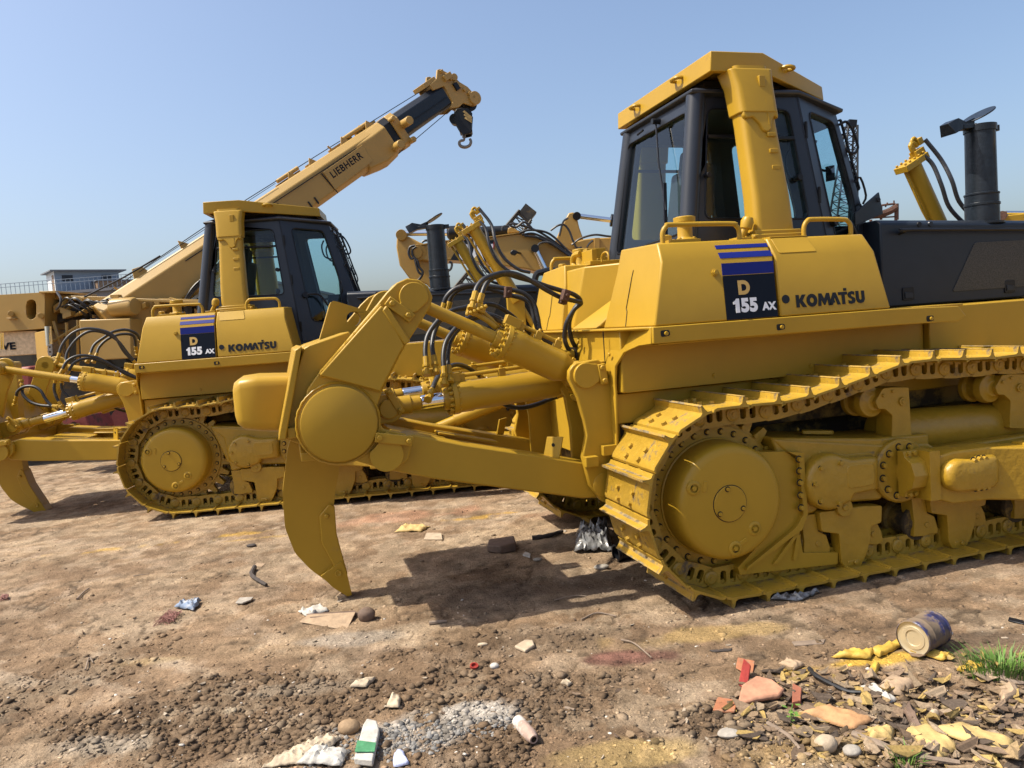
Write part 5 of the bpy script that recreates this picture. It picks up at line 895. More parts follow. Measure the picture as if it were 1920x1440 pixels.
rag('paper_scrap',[(655,1292),(670,1280),(708,1275),(690,1295)],10,.012,C_CRM,'folded cream paper scrap above the ash heap','paper',lift=.015)
rag('paper_scrap',[(725,1330),(735,1305),(750,1312),(748,1335)],10,.008,C_CRM,'curled cream leaf like scrap beside the ash heap','paper',lift=.02)
rag('paper_scrap',[(1440,1128),(1480,1120),(1540,1112),(1500,1128)],12,.02,C_BAG,'grey plastic scrap squeezed under the near track edge','plastic scrap',lift=.01)
rag('paper_scrap',[(1052,1282),(1060,1276),(1075,1284),(1066,1288)],6,.01,C_CRM,'tiny cream scrap in the middle right foreground','paper',lift=.01)
stone('bone_piece',905,1213,.030,.012,.010,C_CRM,'cream bone like piece above the red bottle cap','bone')
slab('metal_strip',[(1892,1160),(1920,1166),(1920,1173),(1890,1165)],.008,M_BK,'dark flat metal strip at the right edge behind the can','strip')
slab('board',[(1484,1205),(1548,1200),(1544,1210),(1490,1212)],.008,C_STK,'thin brown board flat on the dirt left of the can','board')
slab('dark_board',[(1330,1222),(1373,1217),(1371,1223),(1340,1226)],.008,C_DST,'small dark strip on the dirt beside the red soil','strip')
# plants
def tuft(name,x,y,n,h,sp,label):
    p=onG(x,y); b=MB()
    for i in range(n):
        a=random.random()*6.28; r=random.random()**.7*sp; q=p+Vector((math.cos(a)*r,math.sin(a)*r*.6,0)); q.z=GH(q.x,q.y); L=h*(.5+.7*random.random()); dx=Vector((math.cos(a),math.sin(a),0))*L*(.25+.6*random.random()); w_=Vector((-math.sin(a),math.cos(a),0))*.0028
        m1=q+dx*.3+Z_*L*.6; e=q+dx+Z_*L*(.75+.2*random.random()); b.add([q-w_,q+w_,m1+w_*.8,m1-w_*.8,e],[(0,1,2,3),(3,2,4)])
    return tag(b.build(name,C_GRN),label,'grass')
tuft('grass_tuft',1872,1262,300,.10,.16,'green grass tuft beside the paint can at the right edge')
tuft('grass_tuft',1700,1438,60,.06,.06,'small dull grass tuft at the bottom edge below the torn sheets')
b=MB(); p=onG(1484,1362)
for i in range(9):
    a=random.random()*6.28; t=p+Vector((random.uniform(-.02,.03),random.uniform(-.01,.01),.03+.06*random.random())); L=.030; u=Vector((math.cos(a),math.sin(a),.2)); v_=Vector((-math.sin(a),math.cos(a),.1)); b.add([t,t+u*L*.5+v_*L*.3,t+u*L,t+u*L*.5-v_*L*.3],[(0,1,2,3)])
b.tube([p,p+Vector((.0,0,.05)),p+Vector((.01,0,.09))],.0025,5); tag(b.build('seedling',C_GRN),'tiny green seedling with round leaves near the red brick chip','plant')
# ============================================================ FAR BUILDINGS
def wp(mb,px,Y,d,holes=(),mi=0):
    f=lambda L:[(W(x,y,Y).x,W(x,y,Y).z) for x,y in L]; mb.xz(f(px),Y,Y+d,[f(h) for h in holes],mi); return mb
def wt(mb,px,r,n=8,mi=0,smooth=0): mb.tube([W(x,y,Y) for x,y,Y in px],r,n,mi,smooth); return mb
wh=empty('warehouse'); b=MB(); x0=W(-60,548,60).x; x1=W(470,553,60).x; zt=W(100,551,60).z
b.box(x0,x1,60,85,0,zt-.9); b.build('wall',M_WALL,wh); b=MB(); b.box(x0-.5,x1+.5,59.3,86,zt-.9,zt-.15); b.box(x0-.8,x1+.8,59,86,zt-.15,zt+.05); b.build('roof',M_ROOF,wh)
b=MB(); k=0; xx=x0
while xx<x1: b.cyl((xx,59.6,zt),(xx,59.6,zt+1.0),.02,None,4); xx+=.35
for z in(.98,.72): b.box(x0,x1,59.57,59.63,zt+z,zt+z+.035)
b.build('railing',M_WALL,wh)
tag(wh,'long low grey warehouse roof with a thin railing on the left horizon','warehouse')
ht=empty('rooftop_building'); c=W(106,549,60.5); c.z=zt; a=R(42); U=Vector((math.cos(a),math.sin(a),0)); V=Vector((-math.sin(a),math.cos(a),0)); Lx=4.6; Ly=2.6; H=1.75
def hb(b,u0,u1,v0,v1,z0,z1,mi=0): b.ext([(u0,v0),(u1,v0),(u1,v1),(u0,v1)],c,U,V,Z_,z0,z1,(),mi)
b=MB(); hb(b,0,Lx,.05,Ly,0,H); b.build('wall',M_WALL,ht); b=MB(); hb(b,-.02,0.0,.05,Ly,0,H); b.build('white_wall',M_WALLW,ht); b=MB(); hb(b,-.35,Lx+.5,-.35,Ly+.3,H,H+.09); b.build('roof',M_ROOF,ht)
for u in(.5,3.3): b=MB(); hb(b,u,u+.75,.02,.06,H-.75,H-.3); b.build('window',M_GC,ht)
b=MB(); hb(b,-.04,-.02,.25,.8,0,1.5); b.build('door',M_WOOD,ht)
b=MB(); hb(b,2.6,Lx+1,-1.3,-.1,0,.85); b.build('plank_store',M_WOOD,ht,bevel=.01); b=MB(); hb(b,2.5,Lx+1.1,-1.4,0,.85,.93); b.build('plank_roof',M_ROOF,ht)
tag(ht,'small blue grey hut with slanted roof standing on the far warehouse roof','hut')
# ============================================================ MOBILE CRANE
cr_=empty('mobile_crane'); tag(cr_,'tan mobile crane with long telescopic boom raised behind the left bulldozer','crane')
A_=W(262,572,13.4); Bq_=W(716,262,16.0); Cq=W(832,183,16.75)
ax=(Cq-A_).normalized(); side=ax.cross(Z_).normalized(); up=side.cross(ax).normalized()
if side.y>0: side=-side
def bsec(P,h,w_,ch=.2): pts=[(-.5*w_,-.5*h+.12*h),(-.5*w_+.25*w_,-.5*h),(.5*w_-.25*w_,-.5*h),(.5*w_,-.5*h+.12*h),(.5*w_,.5*h-ch*h),(.5*w_-ch*w_,.5*h),(-.5*w_+ch*w_,.5*h),(-.5*w_,.5*h-ch*h)]; return [P+side*x+up*z for x,z in pts]
LB=(Bq_-A_).length; LC=(Cq-A_).length
b=MB(); b.loft([bsec(A_-ax*.6,.80,.66),bsec(A_+ax*LB,.66,.62)]); bm_=b.build('main_boom',M_TAN,cr_,bevel=.02)
def bp(t,z,s=.35): return A_+ax*t+up*z+side*s
b=MB()
for (t0,t1,z0,z1) in((3.0,3.02,-.33,.12),(4.05,4.07,-.33,.12),(1.6,1.62,-.33,.15)): b.ext([(t0,z0),(t1,z0),(t1-.05,z1),(t0-.05,z1)],A_,ax,up,side,.325,.334)
b.ext([(1.0,.17),(4.9,.13),(4.9,.145),(1.0,.185)],A_,ax,up,side,.325,.336)
for t in(2.0,3.45,3.6): b.ext([(t,-.30),(t+.03,-.30),(t+.03,-.16),(t,-.16)],A_,ax,up,side,.325,.336)
b.build('panel_seams',M_BK,bm_)
b=MB(); b.ext([(4.05,-.26),(5.05,-.22),(5.05,.13),(4.05,.12)],A_,ax,up,side,.31,.345); b.build('name_plate',M_TAN,bm_,bevel=.004)
b=MB(); text_mb(b,'LIEBHERR',A_+ax*4.14-up*.07+side*.347,ax,up,.185,.0035,0,.001,sx=.90,space=1.12); b.build('boom_lettering',M_NAV,bm_)
# reinforcement belly near the base of the main boom and hoses
b=MB(); b.loft([bsec(A_+ax*(LB-.75)-up*.04,.70,.64),bsec(A_+ax*(LB-.35)-up*.08,.78,.70),bsec(A_+ax*(LB)-up*.05,.74,.70)]); b.build('boom_collar',M_TAN,cr_,bevel=.02)
b=MB(); b.loft([bsec(A_+ax*(LB-.02),.66,.60),bsec(A_+ax*(LB+.22),.66,.60)]); b.build('middle_boom_section',M_BK,cr_,bevel=.01)
b=MB(); b.loft([bsec(A_+ax*(LB+.18)-up*.03,.74,.68),bsec(A_+ax*(LB+.36)-up*.03,.74,.68)]); b.cyl(bp(LB-.05,-.25,.25),bp(LB-.05,-.25,.62),.085,None,14); b.cyl(bp(LB+.40,.02,.25),bp(LB+.40,.02,.62),.085,None,14); b.cyl(bp(LB+.22,.22,.25),bp(LB+.22,.22,.45),.05,None,12); b.cyl(bp(LB+.35,-.32,.1),bp(LB+.35,-.32,.45),.06,None,12)
b.build('boom_head_collar',M_TAN,cr_,bevel=.012)
b=MB(); b.loft([bsec(A_+ax*(LB+.3)+up*.03,.54,.50),bsec(A_+ax*(LC-.05)+up*.03,.50,.48)]); b.build('inner_boom',M_G,cr_,bevel=.015)
b=MB(); b.ext([(LB+.4,-.03),(LC-.1,-.03),(LC-.1,-.01),(LB+.4,-.01)],A_,ax,up,side,.24,.262); b.build('boom_stripe',M_BK,cr_)
b=MB()
for t,l in((3.55,.55),(4.05,.12),(4.85,.55),(5.5,.5)):
    b=MB()
    b.obox(bp(t,.36,-.05),ax,up,side,l*.5,.025,.06); b.ext([(t-.1,.31),(t+.14,.31),(t+.02,.47)],A_,ax,up,side,.10,.13)
    b.build('boom_bracket',M_TAN,cr_,bevel=.006)
b=MB(); b.cyl(bp(3.3,.43,.05),bp(3.8,.43,.05),.04,None,10); b.build('boom_roller',M_TAN,cr_); b=MB(); b.cyl(bp(4.9,.41,.05),bp(5.55,.41,.05),.045,None,10); b.build('boom_roller',M_TAN,cr_)
for t in(2.35,4.6,4.95,5.4,-.1): b=MB(); b.tube([bp(t,.34,.05),bp(t-.04,.46,.05)],.018,6); b.build('rope_guide',M_TAN,cr_)
b=MB(); b.ext([(.15,.34),(.45,.34),(.40,.50),(.25,.54)],A_,ax,up,side,.15,.19); b.build('boom_lug',M_TAN,cr_,bevel=.006); b=MB(); b.ext([(1.1,.34),(1.3,.34),(1.15,.52)],A_,ax,up,side,.15,.19)
b.build('boom_lug',M_TAN,cr_,bevel=.006)
b=MB(); b.tube([bp(-.2,.45,0),bp(2.3,.47,0),bp(4.6,.42,0),bp(LC,.34,0)],.008,5); b.tube([bp(LB,-.40,.1),bp(LC-.1,-.27,.1)],.008,5); b.tube([bp(.3,.44,.2),bp(3.2,.42,.2)],.006,4); b.build('hoist_rope',M_BK,cr_)
# boom head
b=MB(); hd=[(-.35,.28),(-.35,.42),(-.10,.46),(.05,.62),(.13,.60),(.36,.30),(.42,.10),(.55,-.10),(.60,-.30),(.50,-.50),(.36,-.52),(.20,-.36),(.02,-.38),(-.20,-.28),(-.05,-.20),(-.02,.22)]
hd=[(x*.86,z*.84) for x,z in hd]
for s0,s1 in((.22,.27),(-.27,-.22)): b.ext(hd,Cq,ax,up,side,s0,s1)
b.cyl(Cq+ax*.30+up*.22+side*.30,Cq+ax*.30+up*.22-side*.3,.075,None,16); b.cyl(Cq+ax*.47-up*.35+side*.32,Cq+ax*.47-up*.35-side*.3,.14,None,18); b.obox(Cq-ax*.25+up*.40,ax,up,side,.16,.05,.25); b.obox(Cq+ax*.15+up*.30+side*.30,ax,up,side,.10,.06,.04)
for i in range(9): q=Cq+ax*(.1+.05*i)+up*(.45-.11*i)+side*.29; b.obox(q,ax,up,side,.03,.03,.03)
b.build('boom_head',M_TAN,cr_,bevel=.008)
b=MB()
for s in(-.12,0,.12): b.cyl(Cq+ax*.40-up*.38+side*(s-.03),Cq+ax*.40-up*.38+side*(s+.03),.17,None,22)
b.obox(Cq+ax*.22+up*.05+side*.29,ax,up,side,.05,.08,.03); b.build('head_sheave',M_BK,cr_,bevel=.004)
# hook block
hk=empty('hook_block'); tag(hk,'black and yellow striped hook block hanging on cables from the crane boom head','hook block')
hx=W(868,235,16.9); S=Vector((1,0,0))
b=MB(); wl=[W(851,201,16.9),W(858,201,16.9),W(866,201,16.9),W(874,201,16.9),W(882,198,16.9)]
for i,q in enumerate(wl): b.tube([q,q-Vector((0,0,.16))+Vector((.0,0,0))],.007,5)
b.build('cable',M_BK,hk)
b=MB(); out=[(856,206),(866,204),(878,205),(886,214),(885,228),(884,251),(868,255),(862,245),(852,228),(852,213)]; f=lambda L:[(W(x,y,16.8).x,W(x,y,16.8).z) for x,y in L]; b.xz(f(out),16.72,16.76); b.xz(f(out),17.0,17.04); b.box(f([(856,206)])[0][0]+.03,f([(884,206)])[0][0]-.02,16.74,17.02,f([(860,250)])[0][1],f([(860,210)])[0][1]); blk=b.build('block_plate',M_BK,hk,bevel=.01)
b=MB()
for k in range(3): b.xz(f([(868+k*1.5,212+k*6),(871+k*1.5,209+k*6),(885,221+k*6-k*2),(885,225+k*6-k*2)]),16.700,16.719)
b.build('warning_stripe',C_YPL,hk)
b=MB()
for dx in(-.07,-.02,.03): b.cyl(W(858,222,16.8)+Vector((dx,0,0)),W(858,222,16.8)+Vector((dx+.02,.2,0)),.11,None,18)
b.build('sheave',M_BK,hk)
b=MB(); b.tube([W(870,250,16.85),W(870,262,16.85),W(864,264,16.85),W(861,268,16.85),W(864,274,16.85),W(872,276,16.85),W(880,273,16.85),W(883,266,16.85),W(881,260,16.85)],lambda t:.035*(1-.5*abs(t-.6)),10,smooth=4); b.cyl(W(869,243,16.85),W(870,258,16.85),.04,None,12); b.build('hook',M_ST,hk)
# superstructure and carrier
b=MB(); wp(b,[(-60,556),(84,548),(84,616),(-60,627)],12.9,1.1,[[(68,572),(68,588),(66,595),(61,599),(56,599),(51,595),(49,588),(49,572),(51,565),(56,562),(61,562),(66,565)]]); b.build('outrigger_box',M_TAN,cr_,bevel=.006); b=MB(); wp(b,[(-40,562),(80,556),(80,610),(-40,620)],13.5,.1); b.build('box_inside_shade',M_DK,cr_)  # dark sheet behind the hole paints the shaded depth of the box
b=MB(); b.cyl(W(52,583,13.3),W(68,583,13.3),.10,None,14); b.build('outrigger_ram',M_TAN,cr_)
b=MB()
for x,y,r in((20,588,4),(76,592,4)): b.cyl(W(x,y,12.9),W(x,y,12.8),.045,None,12)
wp(b,[(12,596),(28,596),(28,598),(12,598)],12.84,.06); wp(b,[(73,546),(104,545),(104,549),(73,549)],12.85,1.3); b.build('box_fittings',M_TAN,cr_,bevel=.004)
b=MB(); wp(b,[(84,553),(395,562),(395,570),(84,561)],13.2,.6); wp(b,[(206,552),(222,552),(222,563),(206,563)],12.9,.3); wp(b,[(222,558),(420,566),(420,571),(222,563)],12.9,.1); wp(b,[(84,560),(112,560),(112,610),(84,612)],13.5,.3); b.build('deck_frame',M_TAN,cr_,bevel=.006)
b=MB(); random.seed(9)
for i in range(70):
    x=random.uniform(100,390); y=random.uniform(566,598); q=W(x,y,random.uniform(13.3,14.3)); b.obox(q,(1,0,random.uniform(-.6,.6)),(0,1,0),Z_,random.uniform(.03,.22),random.uniform(.03,.12),random.uniform(.02,.09))
b.build('winch_machinery',M_DK,cr_,bevel=.004)
for i in range(26):
    b=MB(); x=random.uniform(110,380); y=random.uniform(560,594); q=W(x,y,random.uniform(13.0,13.5)); b.obox(q,(1,0,random.uniform(-.6,.6)),(0,1,0),Z_,random.uniform(.02,.10),random.uniform(.03,.10),random.uniform(.02,.06)); b.build('valve_block',M_TAN,cr_,bevel=.003)
for i in range(5): b=MB(); wt(b,[(140+i*4,592-i,13.1),(165+i*3,578,13.0),(200+i*3,570+i*2,13.1)],.022,8); b.build('feed_pipe',M_TAN,cr_)

b=MB()
for i in range(16): x=random.uniform(110,200); wt(b,[(x,570+random.uniform(-4,10),13.0),(x+15,562+random.uniform(-4,12),12.9),(x+35,572+random.uniform(-4,14),12.9),(x+50,590+random.uniform(-10,5),13.0)],.013,6,smooth=4)
wt(b,[(107,548,12.8),(114,560,12.7),(112,572,12.7),(106,580,12.8)],.02,6,smooth=4); b.build('machinery_hose',M_RUB,cr_)
b=MB(); b.lathe(W(212,577,12.9),(1,-.25,-.03),[(0,.13),(.02,.15),(.40,.15),(.43,.13)],24); b.build('hydraulic_motor',M_TAN,cr_,bevel=.004)
b=MB(); wp(b,[(148,600),(244,597),(247,672),(152,677)],12.7,.9); b.build('storage_tank',M_TAN,cr_,bevel=.015)
b=MB(); wp(b,[(-60,624),(68,620),(72,664),(-60,672)],13.0,.8); cbx=b.build('storage_box',cm('cream_box',(.60,.46,.28),.5),cr_,bevel=.01)
b=MB(); q=W(4,656,12.99); text_mb(b,'VE',q,(1,0,-.02),Z_,.16,.006,0,.0,sx=1.3); b.build('box_lettering',M_NAV,cbx)
b=MB(); b.loft([[W(65,624,12.7),W(84,620,12.3),W(84,620,12.8),W(65,624,13.0)],[W(70,680,12.7),W(101,690,12.3),W(101,690,12.8),W(70,680,13.0)]]); b.build('side_plate',M_TAN,cr_,bevel=.008)
b=MB(); b.cyl(W(90,612,12.2),W(93,648,12.2),.05,None,12); b.build('jack_rod',M_CH,cr_); b=MB(); b.cyl(W(0,624,12.2),W(1,655,12.2),.05,None,12); b.build('jack_rod',M_CH,cr_)
b=MB(); wp(b,[(89,646),(97,645),(99,662),(97,667),(91,667),(89,660)],12.15,.04,[circ(93.5,651,2,8),circ(94,660,2,8)]); b.build('link_plate',M_ST,cr_,bevel=.004)
b=MB(); x0=W(-80,700,14).x; x1=W(420,700,14).x; b.box(x0,x1,13.6,15.6,.75,1.55); b.box(x0,x1,14.2,15.4,1.5,2.35); b.build('carrier_chassis',M_DK,cr_,bevel=.02)
b=MB()
for t in((100,602,125,690),(125,605,128,690),(100,640,150,610),(112,690,150,690),(146,600,146,690)): wt(b,[(t[0],t[1],13.0),(t[2],t[3],13.0)],.025,6)
b.build('side_ladder',M_TAN,cr_)
for xx in(-8.8,-6.6,-4.6):
    b=MB(); b.lathe((xx,13.3,.60),(0,1,0),[(0,.30),(.02,.50),(.06,.60),(.35,.60),(.39,.50)],30); ty=b.build('tyre',M_TYR,cr_,bevel=.01); b=MB(); b.lathe((xx,13.28,.60),(0,1,0),[(0,.12),(.0,.28),(.06,.31)],24); b.build('rim',M_RED,ty)
b=MB(); wt(b,[(300,480,12.4),(232,520,12.6),(158,557,12.8)],.014,6); b.build('stay_cable',M_BK,cr_)
b=MB()
for k in range(3): b.tube([bp(2.35,.33-k*.02,.37),bp(1.95,.05-k*.03,.40),bp(1.3,-.17-k*.03,.42),bp(.75,-.25-k*.03,.42),bp(.2,-.52,.42)],.016,6,smooth=5)
for t,z in((1.95,.05),(1.6,-.08),(1.3,-.18),(.95,-.24)): b.obox(bp(t,z-.03,.42),ax,up,side,.035,.045,.03)
b.build('boom_hose',M_RUB,bm_)
# red machine part on the ground between
rd=empty('rusty_trailer'); b=MB(); wp(b,[(20,690),(58,686),(60,745),(22,750)],11.9,.6); b.build('side_panel',M_RED,rd,bevel=.05); b=MB(); wp(b,[(104,790),(132,778),(160,778),(172,806),(168,812),(104,812)],11.6,.7); b.build('fender',M_RED,rd,bevel=.05,seg=4); b=MB(); b.cyl(W(138,797,11.6),W(138,797,11.5),.05,None,12); b.build('hub',M_RUST,rd)
tag(rd,'rusty red trailer parts half hidden between the left ripper and the crane','trailer')
# ============================================================ EXCAVATORS
def q4(L): return [(730+a/4.267,370+b/4.267) for a,b in L]
ex=empty('excavator'); tag(ex,'tan excavator with black logo panel on its arched boom behind the near ripper','excavator','excavators behind the bulldozers')
Y0=13.0
b=MB(); wp(b,q4([(195,392),(440,352),(760,325),(1040,288),(1150,305),(1300,372),(1440,470),(1580,560),(1640,640),(1480,660),(1210,603),(1100,573),(940,552),(780,522),(500,503),(330,512),(250,500),(205,465)]),Y0,.62); eb=b.build('boom',M_TAN2,ex,bevel=.02)
b=MB(); wp(b,q4([(190,384),(440,344),(760,317),(1040,279),(1150,297),(1300,364),(1440,462),(1440,470),(1300,372),(1150,305),(1040,288),(760,325),(440,352),(195,392)]),Y0-.03,.68); b.build('boom_rib',M_TAN2,eb)
b=MB(); wp(b,q4([(58,335),(70,268),(100,262),(130,300),(240,358),(330,390),(345,520),(360,640),(470,700),(520,770),(440,790),(340,740),(290,690),(160,650),(95,560),(82,545),(55,400)]),Y0+.1,.42); es=b.build('stick',M_TAN2,ex,bevel=.02)
b=MB(); b.cyl(W(*q4([(235,440)])[0],Y0-.02),W(*q4([(235,440)])[0],Y0+.5),.13,None,18); b.cyl(W(*q4([(215,440)])[0],Y0-.05),W(*q4([(215,440)])[0],Y0),.10,None,16); b.cyl(W(*q4([(95,300)])[0],Y0+.02),W(*q4([(95,300)])[0],Y0+.6),.09,None,16); b.build('pin_boss',M_TAN2,es,bevel=.004)
b=MB(); pa=W(*q4([(105,288)])[0],Y0+.3); pb=W(*q4([(480,287)])[0],Y0+.3); b.cyl(pa,pb,.045,None,16); b.build('cylinder_rod',M_CH,ex)
b=MB(); d=(W(*q4([(960,265)])[0],Y0+.3)-pb).normalized(); L=(W(*q4([(960,268)])[0],Y0+.3)-pb).length; b.lathe(pb,d,[(-.04,.07),(0,.12),(.22,.12),(.24,.085),(L,.085)],20); b.build('stick_cylinder',M_BK,ex,bevel=.004)
b=MB(); wp(b,q4([(945,285),(950,245),(985,235),(1020,262),(1050,280)]),Y0+.1,.4); b.build('cylinder_bracket',M_TAN2,eb,bevel=.01)
b=MB(); pc=W(*q4([(1165,412)])[0],Y0-.15); pd=W(*q4([(1265,620)])[0],Y0-.15); b.cyl(pc,pd,.055,None,16); b.build('boom_cylinder_rod',M_CH,ex); b=MB(); b.cyl(pc-Vector((0,.08,0)),pc+Vector((0,.12,0)),.065,None,16); b.build('rod_eye',M_BK,ex)
b=MB(); wp(b,q4([(965,440),(985,418),(1020,425),(1025,445),(1005,462),(975,455)]),Y0-.35,.14); wt(b,[(*q4([(1020,440)])[0],Y0-.25),(*q4([(1050,448)])[0],Y0)],.02,6); b.build('work_lamp',M_BK,ex,bevel=.01)
b=MB(); wp(b,q4([(487,500),(548,400),(600,345),(845,342),(838,420),(760,522)]),Y0-.012,.02); lp=b.build('logo_panel',M_BK,eb)
b=MB(); text_mb(b,'CAT',W(*q4([(560,505)])[0],Y0-.014),(1,0,-.06),Z_,.36,.016,0,.0,sx=.80); b.build('logo_lettering',M_WH,lp)
b=MB(); wp(b,q4([(664,506),(700,462),(745,520)]),Y0-.03,.008,(),0); b.build('logo_triangle',C_YSH,lp); b=MB(); wp(b,q4([(836,350),(842,350),(838,412),(828,410)]),Y0-.03,.008); b.build('logo_red_edge',C_REDP,lp)
b=MB()
for k,L in enumerate([[(960,215),(1000,212),(1060,225),(1180,268),(1300,340),(1400,420)],[(1040,285),(1120,262),(1240,275),(1320,320),(1400,400),(1500,500)],[(1060,300),(1150,290),(1250,330),(1350,390),(1440,460),(1540,530)],[(1080,310),(1180,320),(1290,370),(1400,440),(1500,520),(1560,560)],[(965,225),(1010,240),(1070,200),(1110,215),(1150,260)],[(900,265),(910,235),(960,228)],[(1180,400),(1210,365),(1280,360),(1350,400)],[(260,360),(290,345),(340,352)]]):
    b=MB(); wt(b,[(*q4([q])[0],Y0-.05-.02*k+(.0)) for q in L],.019,6,smooth=5); b.build('excavator_hose',M_RUB,ex)
for L in ([(205,385),(165,400),(155,450),(175,490),(200,480)],[(215,395),(185,420),(190,470),(225,510),(240,560),(268,600),(245,650),(200,680),(170,665)],[(200,480),(215,540),(235,600),(262,615)],[(480,515),(500,530),(490,575),(445,600)]): b=MB(); wt(b,[(*q4([q])[0],Y0-.06) for q in L],.02,6,smooth=5); b.build('excavator_hose',M_RUB,ex)
b=MB(); pp=q4([(1165,720),(1165,660),(1180,615),(1215,600),(1330,590),(1330,760)]); wt(b,[(*q,12.2) for q in pp],.05,8,smooth=3); b.build('cab_frame',M_BK,ex)
b=MB(); wp(b,q4([(1172,720),(1172,660),(1185,622),(1215,606),(1330,598),(1330,760)]),12.2,.02); b.build('cab_glass',M_GL,ex)
b=MB(); b.box(2.0,5.2,12.3,14.6,1.1,2.6); b.build('engine_body',M_TAN2,ex,bevel=.05)
for s in(12.2,14.4): b=MB(); b.xz(roundp([(1.2,.02),(5.2,.02),(5.5,.5),(5.2,.95),(1.2,.95),(.9,.5)],.3,5),s,s+.6); b.build('crawler',M_DK,ex,bevel=.02)
ex2=empty('excavator'); tag(ex2,'farther tan excavator whose stick and chrome cylinder show left of the cab','excavator','excavators behind the bulldozers'); Y1=15.0
b=MB(); wp(b,q4([(1335,330),(1395,200),(1435,125),(1475,118),(1500,150),(1520,240),(1550,325),(1560,440),(1480,440),(1400,400)]),Y1,.45); b.build('stick',M_TAN2,ex2,bevel=.02)
b=MB(); wp(b,q4([(1455,365),(1560,335),(1640,325),(1840,318),(2400,345),(2700,520),(2700,640),(2300,480),(1840,465),(1640,462),(1560,452),(1480,400)]),Y1-.1,.6); e2=b.build('boom',M_TAN2,ex2,bevel=.02); b=MB(); wp(b,q4([(1640,325),(1682,323),(1682,462),(1640,462)]),Y1-.13,.04); b.build('boom_band',M_TAN2,e2,bevel=.004)
b=MB(); wp(b,q4([(1785,450),(1810,405),(1850,380),(1850,458)]),Y1-.14,.03); b.build('logo_panel',M_BK,e2)
b=MB(); b.cyl(W(*q4([(1490,147)])[0],Y1+.2),W(*q4([(1790,185)])[0],Y1+.2),.05,None,14); b.build('cylinder_rod',M_CH,ex2); b=MB(); b.cyl(W(*q4([(1770,183)])[0],Y1+.2),W(*q4([(1860,193)])[0],Y1+.2),.12,None,16); b.cyl(W(*q4([(1850,192)])[0],Y1+.2),W(*q4([(2300,260)])[0],Y1+.2),.085,None,16); b.cyl(W(*q4([(1500,150)])[0],Y1-.05),W(*q4([(1500,150)])[0],Y1+.5),.08,None,14); b.build('stick_cylinder',M_BK,ex2,bevel=.004)
b=MB()
for L in ([(1290,265),(1350,225),(1400,222),(1440,270),(1470,350),(1500,405),(1540,400)],[(1360,310),(1390,200),(1430,165)],[(1460,380),(1530,330),(1640,300),(1740,310),(1840,320)],[(1580,400),(1600,370),(1630,345)]): b=MB(); wt(b,[(*q4([q])[0],Y1-.2) for q in L],.020,6,smooth=5); b.build('excavator_hose',M_RUB,ex2)
b=MB(); b.box(6.0,9.2,14.2,17,.95,2.7); b.build('engine_body',M_TAN2,ex2,bevel=.05)
for s in(14.2,16.4): b=MB(); b.xz(roundp([(5.4,.02),(9.4,.02),(9.7,.5),(9.4,.95),(5.4,.95),(5.1,.5)],.3,5),s,s+.6); b.build('crawler',M_DK,ex2,bevel=.02)
ex3=empty('excavator'); tag(ex3,'yellow excavator boom end with rusty pin just visible beyond the hood at right','excavator','excavators behind the bulldozers')
b=MB(); wp(b,[(1866,430),(1874,408),(1890,403),(1990,392),(2060,400),(2200,470),(2200,520),(2050,440),(1990,430)],14,.5); b.build('boom',M_Y,ex3,bevel=.02); b=MB(); b.cyl(W(1879,404,13.95),W(1879,404,14.6),.08,None,16); b.build('pin_boss',M_RUST,ex3); b=MB(); b.cyl(W(1886,399,14.2),W(1990,399,14.2),.035,None,12); b.build('cylinder_rod',M_CH,ex3)
b=MB(); b.box(W(2200,500,14).x-1,W(2200,500,14).x+2.5,13,16,.95,2.6); b.build('engine_body',M_Y,ex3,bevel=.05)
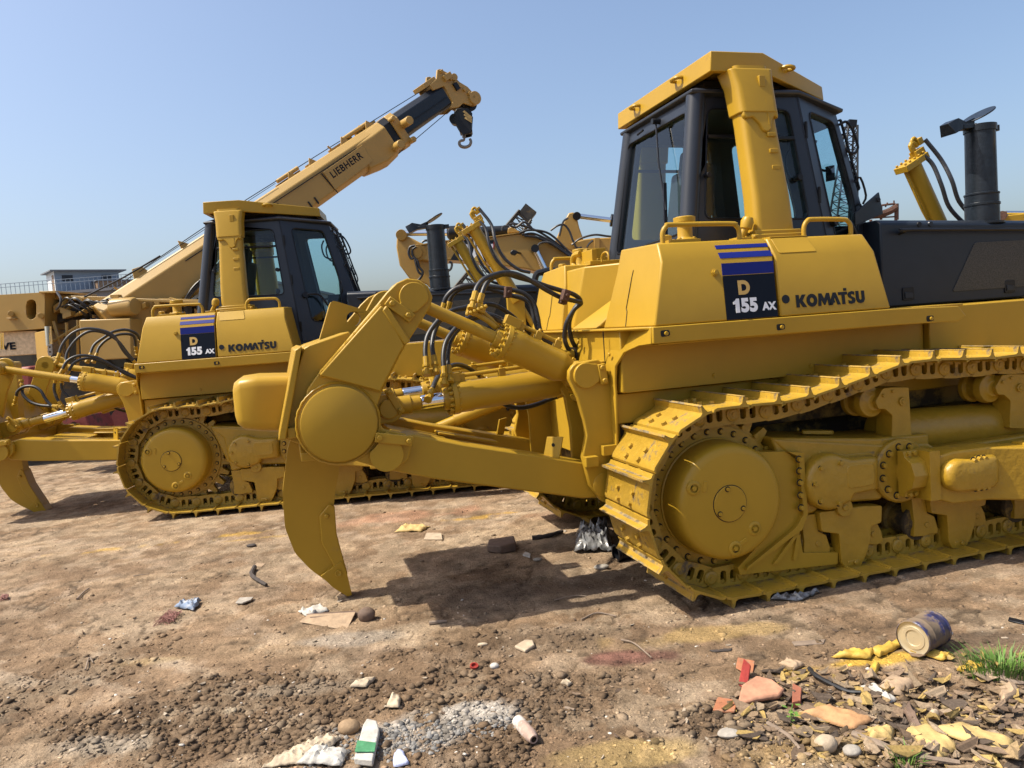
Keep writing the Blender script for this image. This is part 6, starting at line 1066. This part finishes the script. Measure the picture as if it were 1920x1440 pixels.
for s in(13.,15.4): b=MB(); xo=W(2200,500,14).x-1.5; b.xz(roundp([(xo,.02),(xo+4,.02),(xo+4.3,.5),(xo+4,.95),(xo,.95),(xo-.3,.5)],.3,5),s,s+.6); b.build('crawler',M_DK,ex3,bevel=.02)
# ------------------------------------------------------------ lattice booms
def lattice(name,P0,P1,w0,w1,n,r,m,label,cat,head=None):
    d=(P1-P0).normalized(); s=d.cross(Vector((0,1,0))).normalized(); t=s.cross(d); b=MB(); C=[]
    for i in range(n+1): k=i/n; p=inter(P0,P1,k); w_=w0*(1-k)+w1*k; C.append([p+s*w_*a/2+t*w_*c/2 for a,c in((-1,-1),(1,-1),(1,1),(-1,1))])
    for j in range(4): b.tube([c[j] for c in C],r*1.5,5)
    for i in range(n):
        for j in range(4): b.tube([C[i][j],C[i+1][(j+1)%4]],r*.7,4); b.tube([C[i][j],C[i][(j+1)%4]],r*.7,4)
    if head: b.obox(P1+d*w1*.2,d,s,t,w1*.4,w1*.45,w1*.45)
    o=b.build(name,m,None); return tag(o,label,cat)
lattice('lattice_boom',W(1560,640,38),W(1596,236,38),1.7,.42,26,.035,M_BK,'dark lattice crane boom rising far behind the near cab windscreen','crane boom',1)
lattice('lattice_boom',W(865,560,26),W(985,405,26),.75,.5,16,.03,M_DK,'dark lattice jib slanting behind the excavator boom','crane boom',1)
b=MB(); mid=26  # rusty fragment of lattice steel, an arc on two plain legs
wt(b,[(1633,402,30),(1650,402,30),(1668,396,30),(1681,388,30)],.13,8,smooth=4); wt(b,[(1633,388,30),(1660,384,30),(1678,382,30)],.04,5); wt(b,[(1681,382,30),(1681,412,30)],.08,6); wt(b,[(1652,385,30),(1652,412,30)],.05,6); wt(b,[(1633,409,30),(1681,406,30)],.03,5); wt(b,[(1676,386,30),(1676,376,30)],.03,5); wt(b,[(1660,388,30),(1664,380,30)],.03,5); wt(b,[(1633,412,30),(1640,700,30)],.06,5); wt(b,[(1680,412,30),(1684,700,30)],.06,5)
tag(b.build('steel_fragment',M_RUST),'rusty curved fragment of lattice steel standing far behind the near hood','fragment')
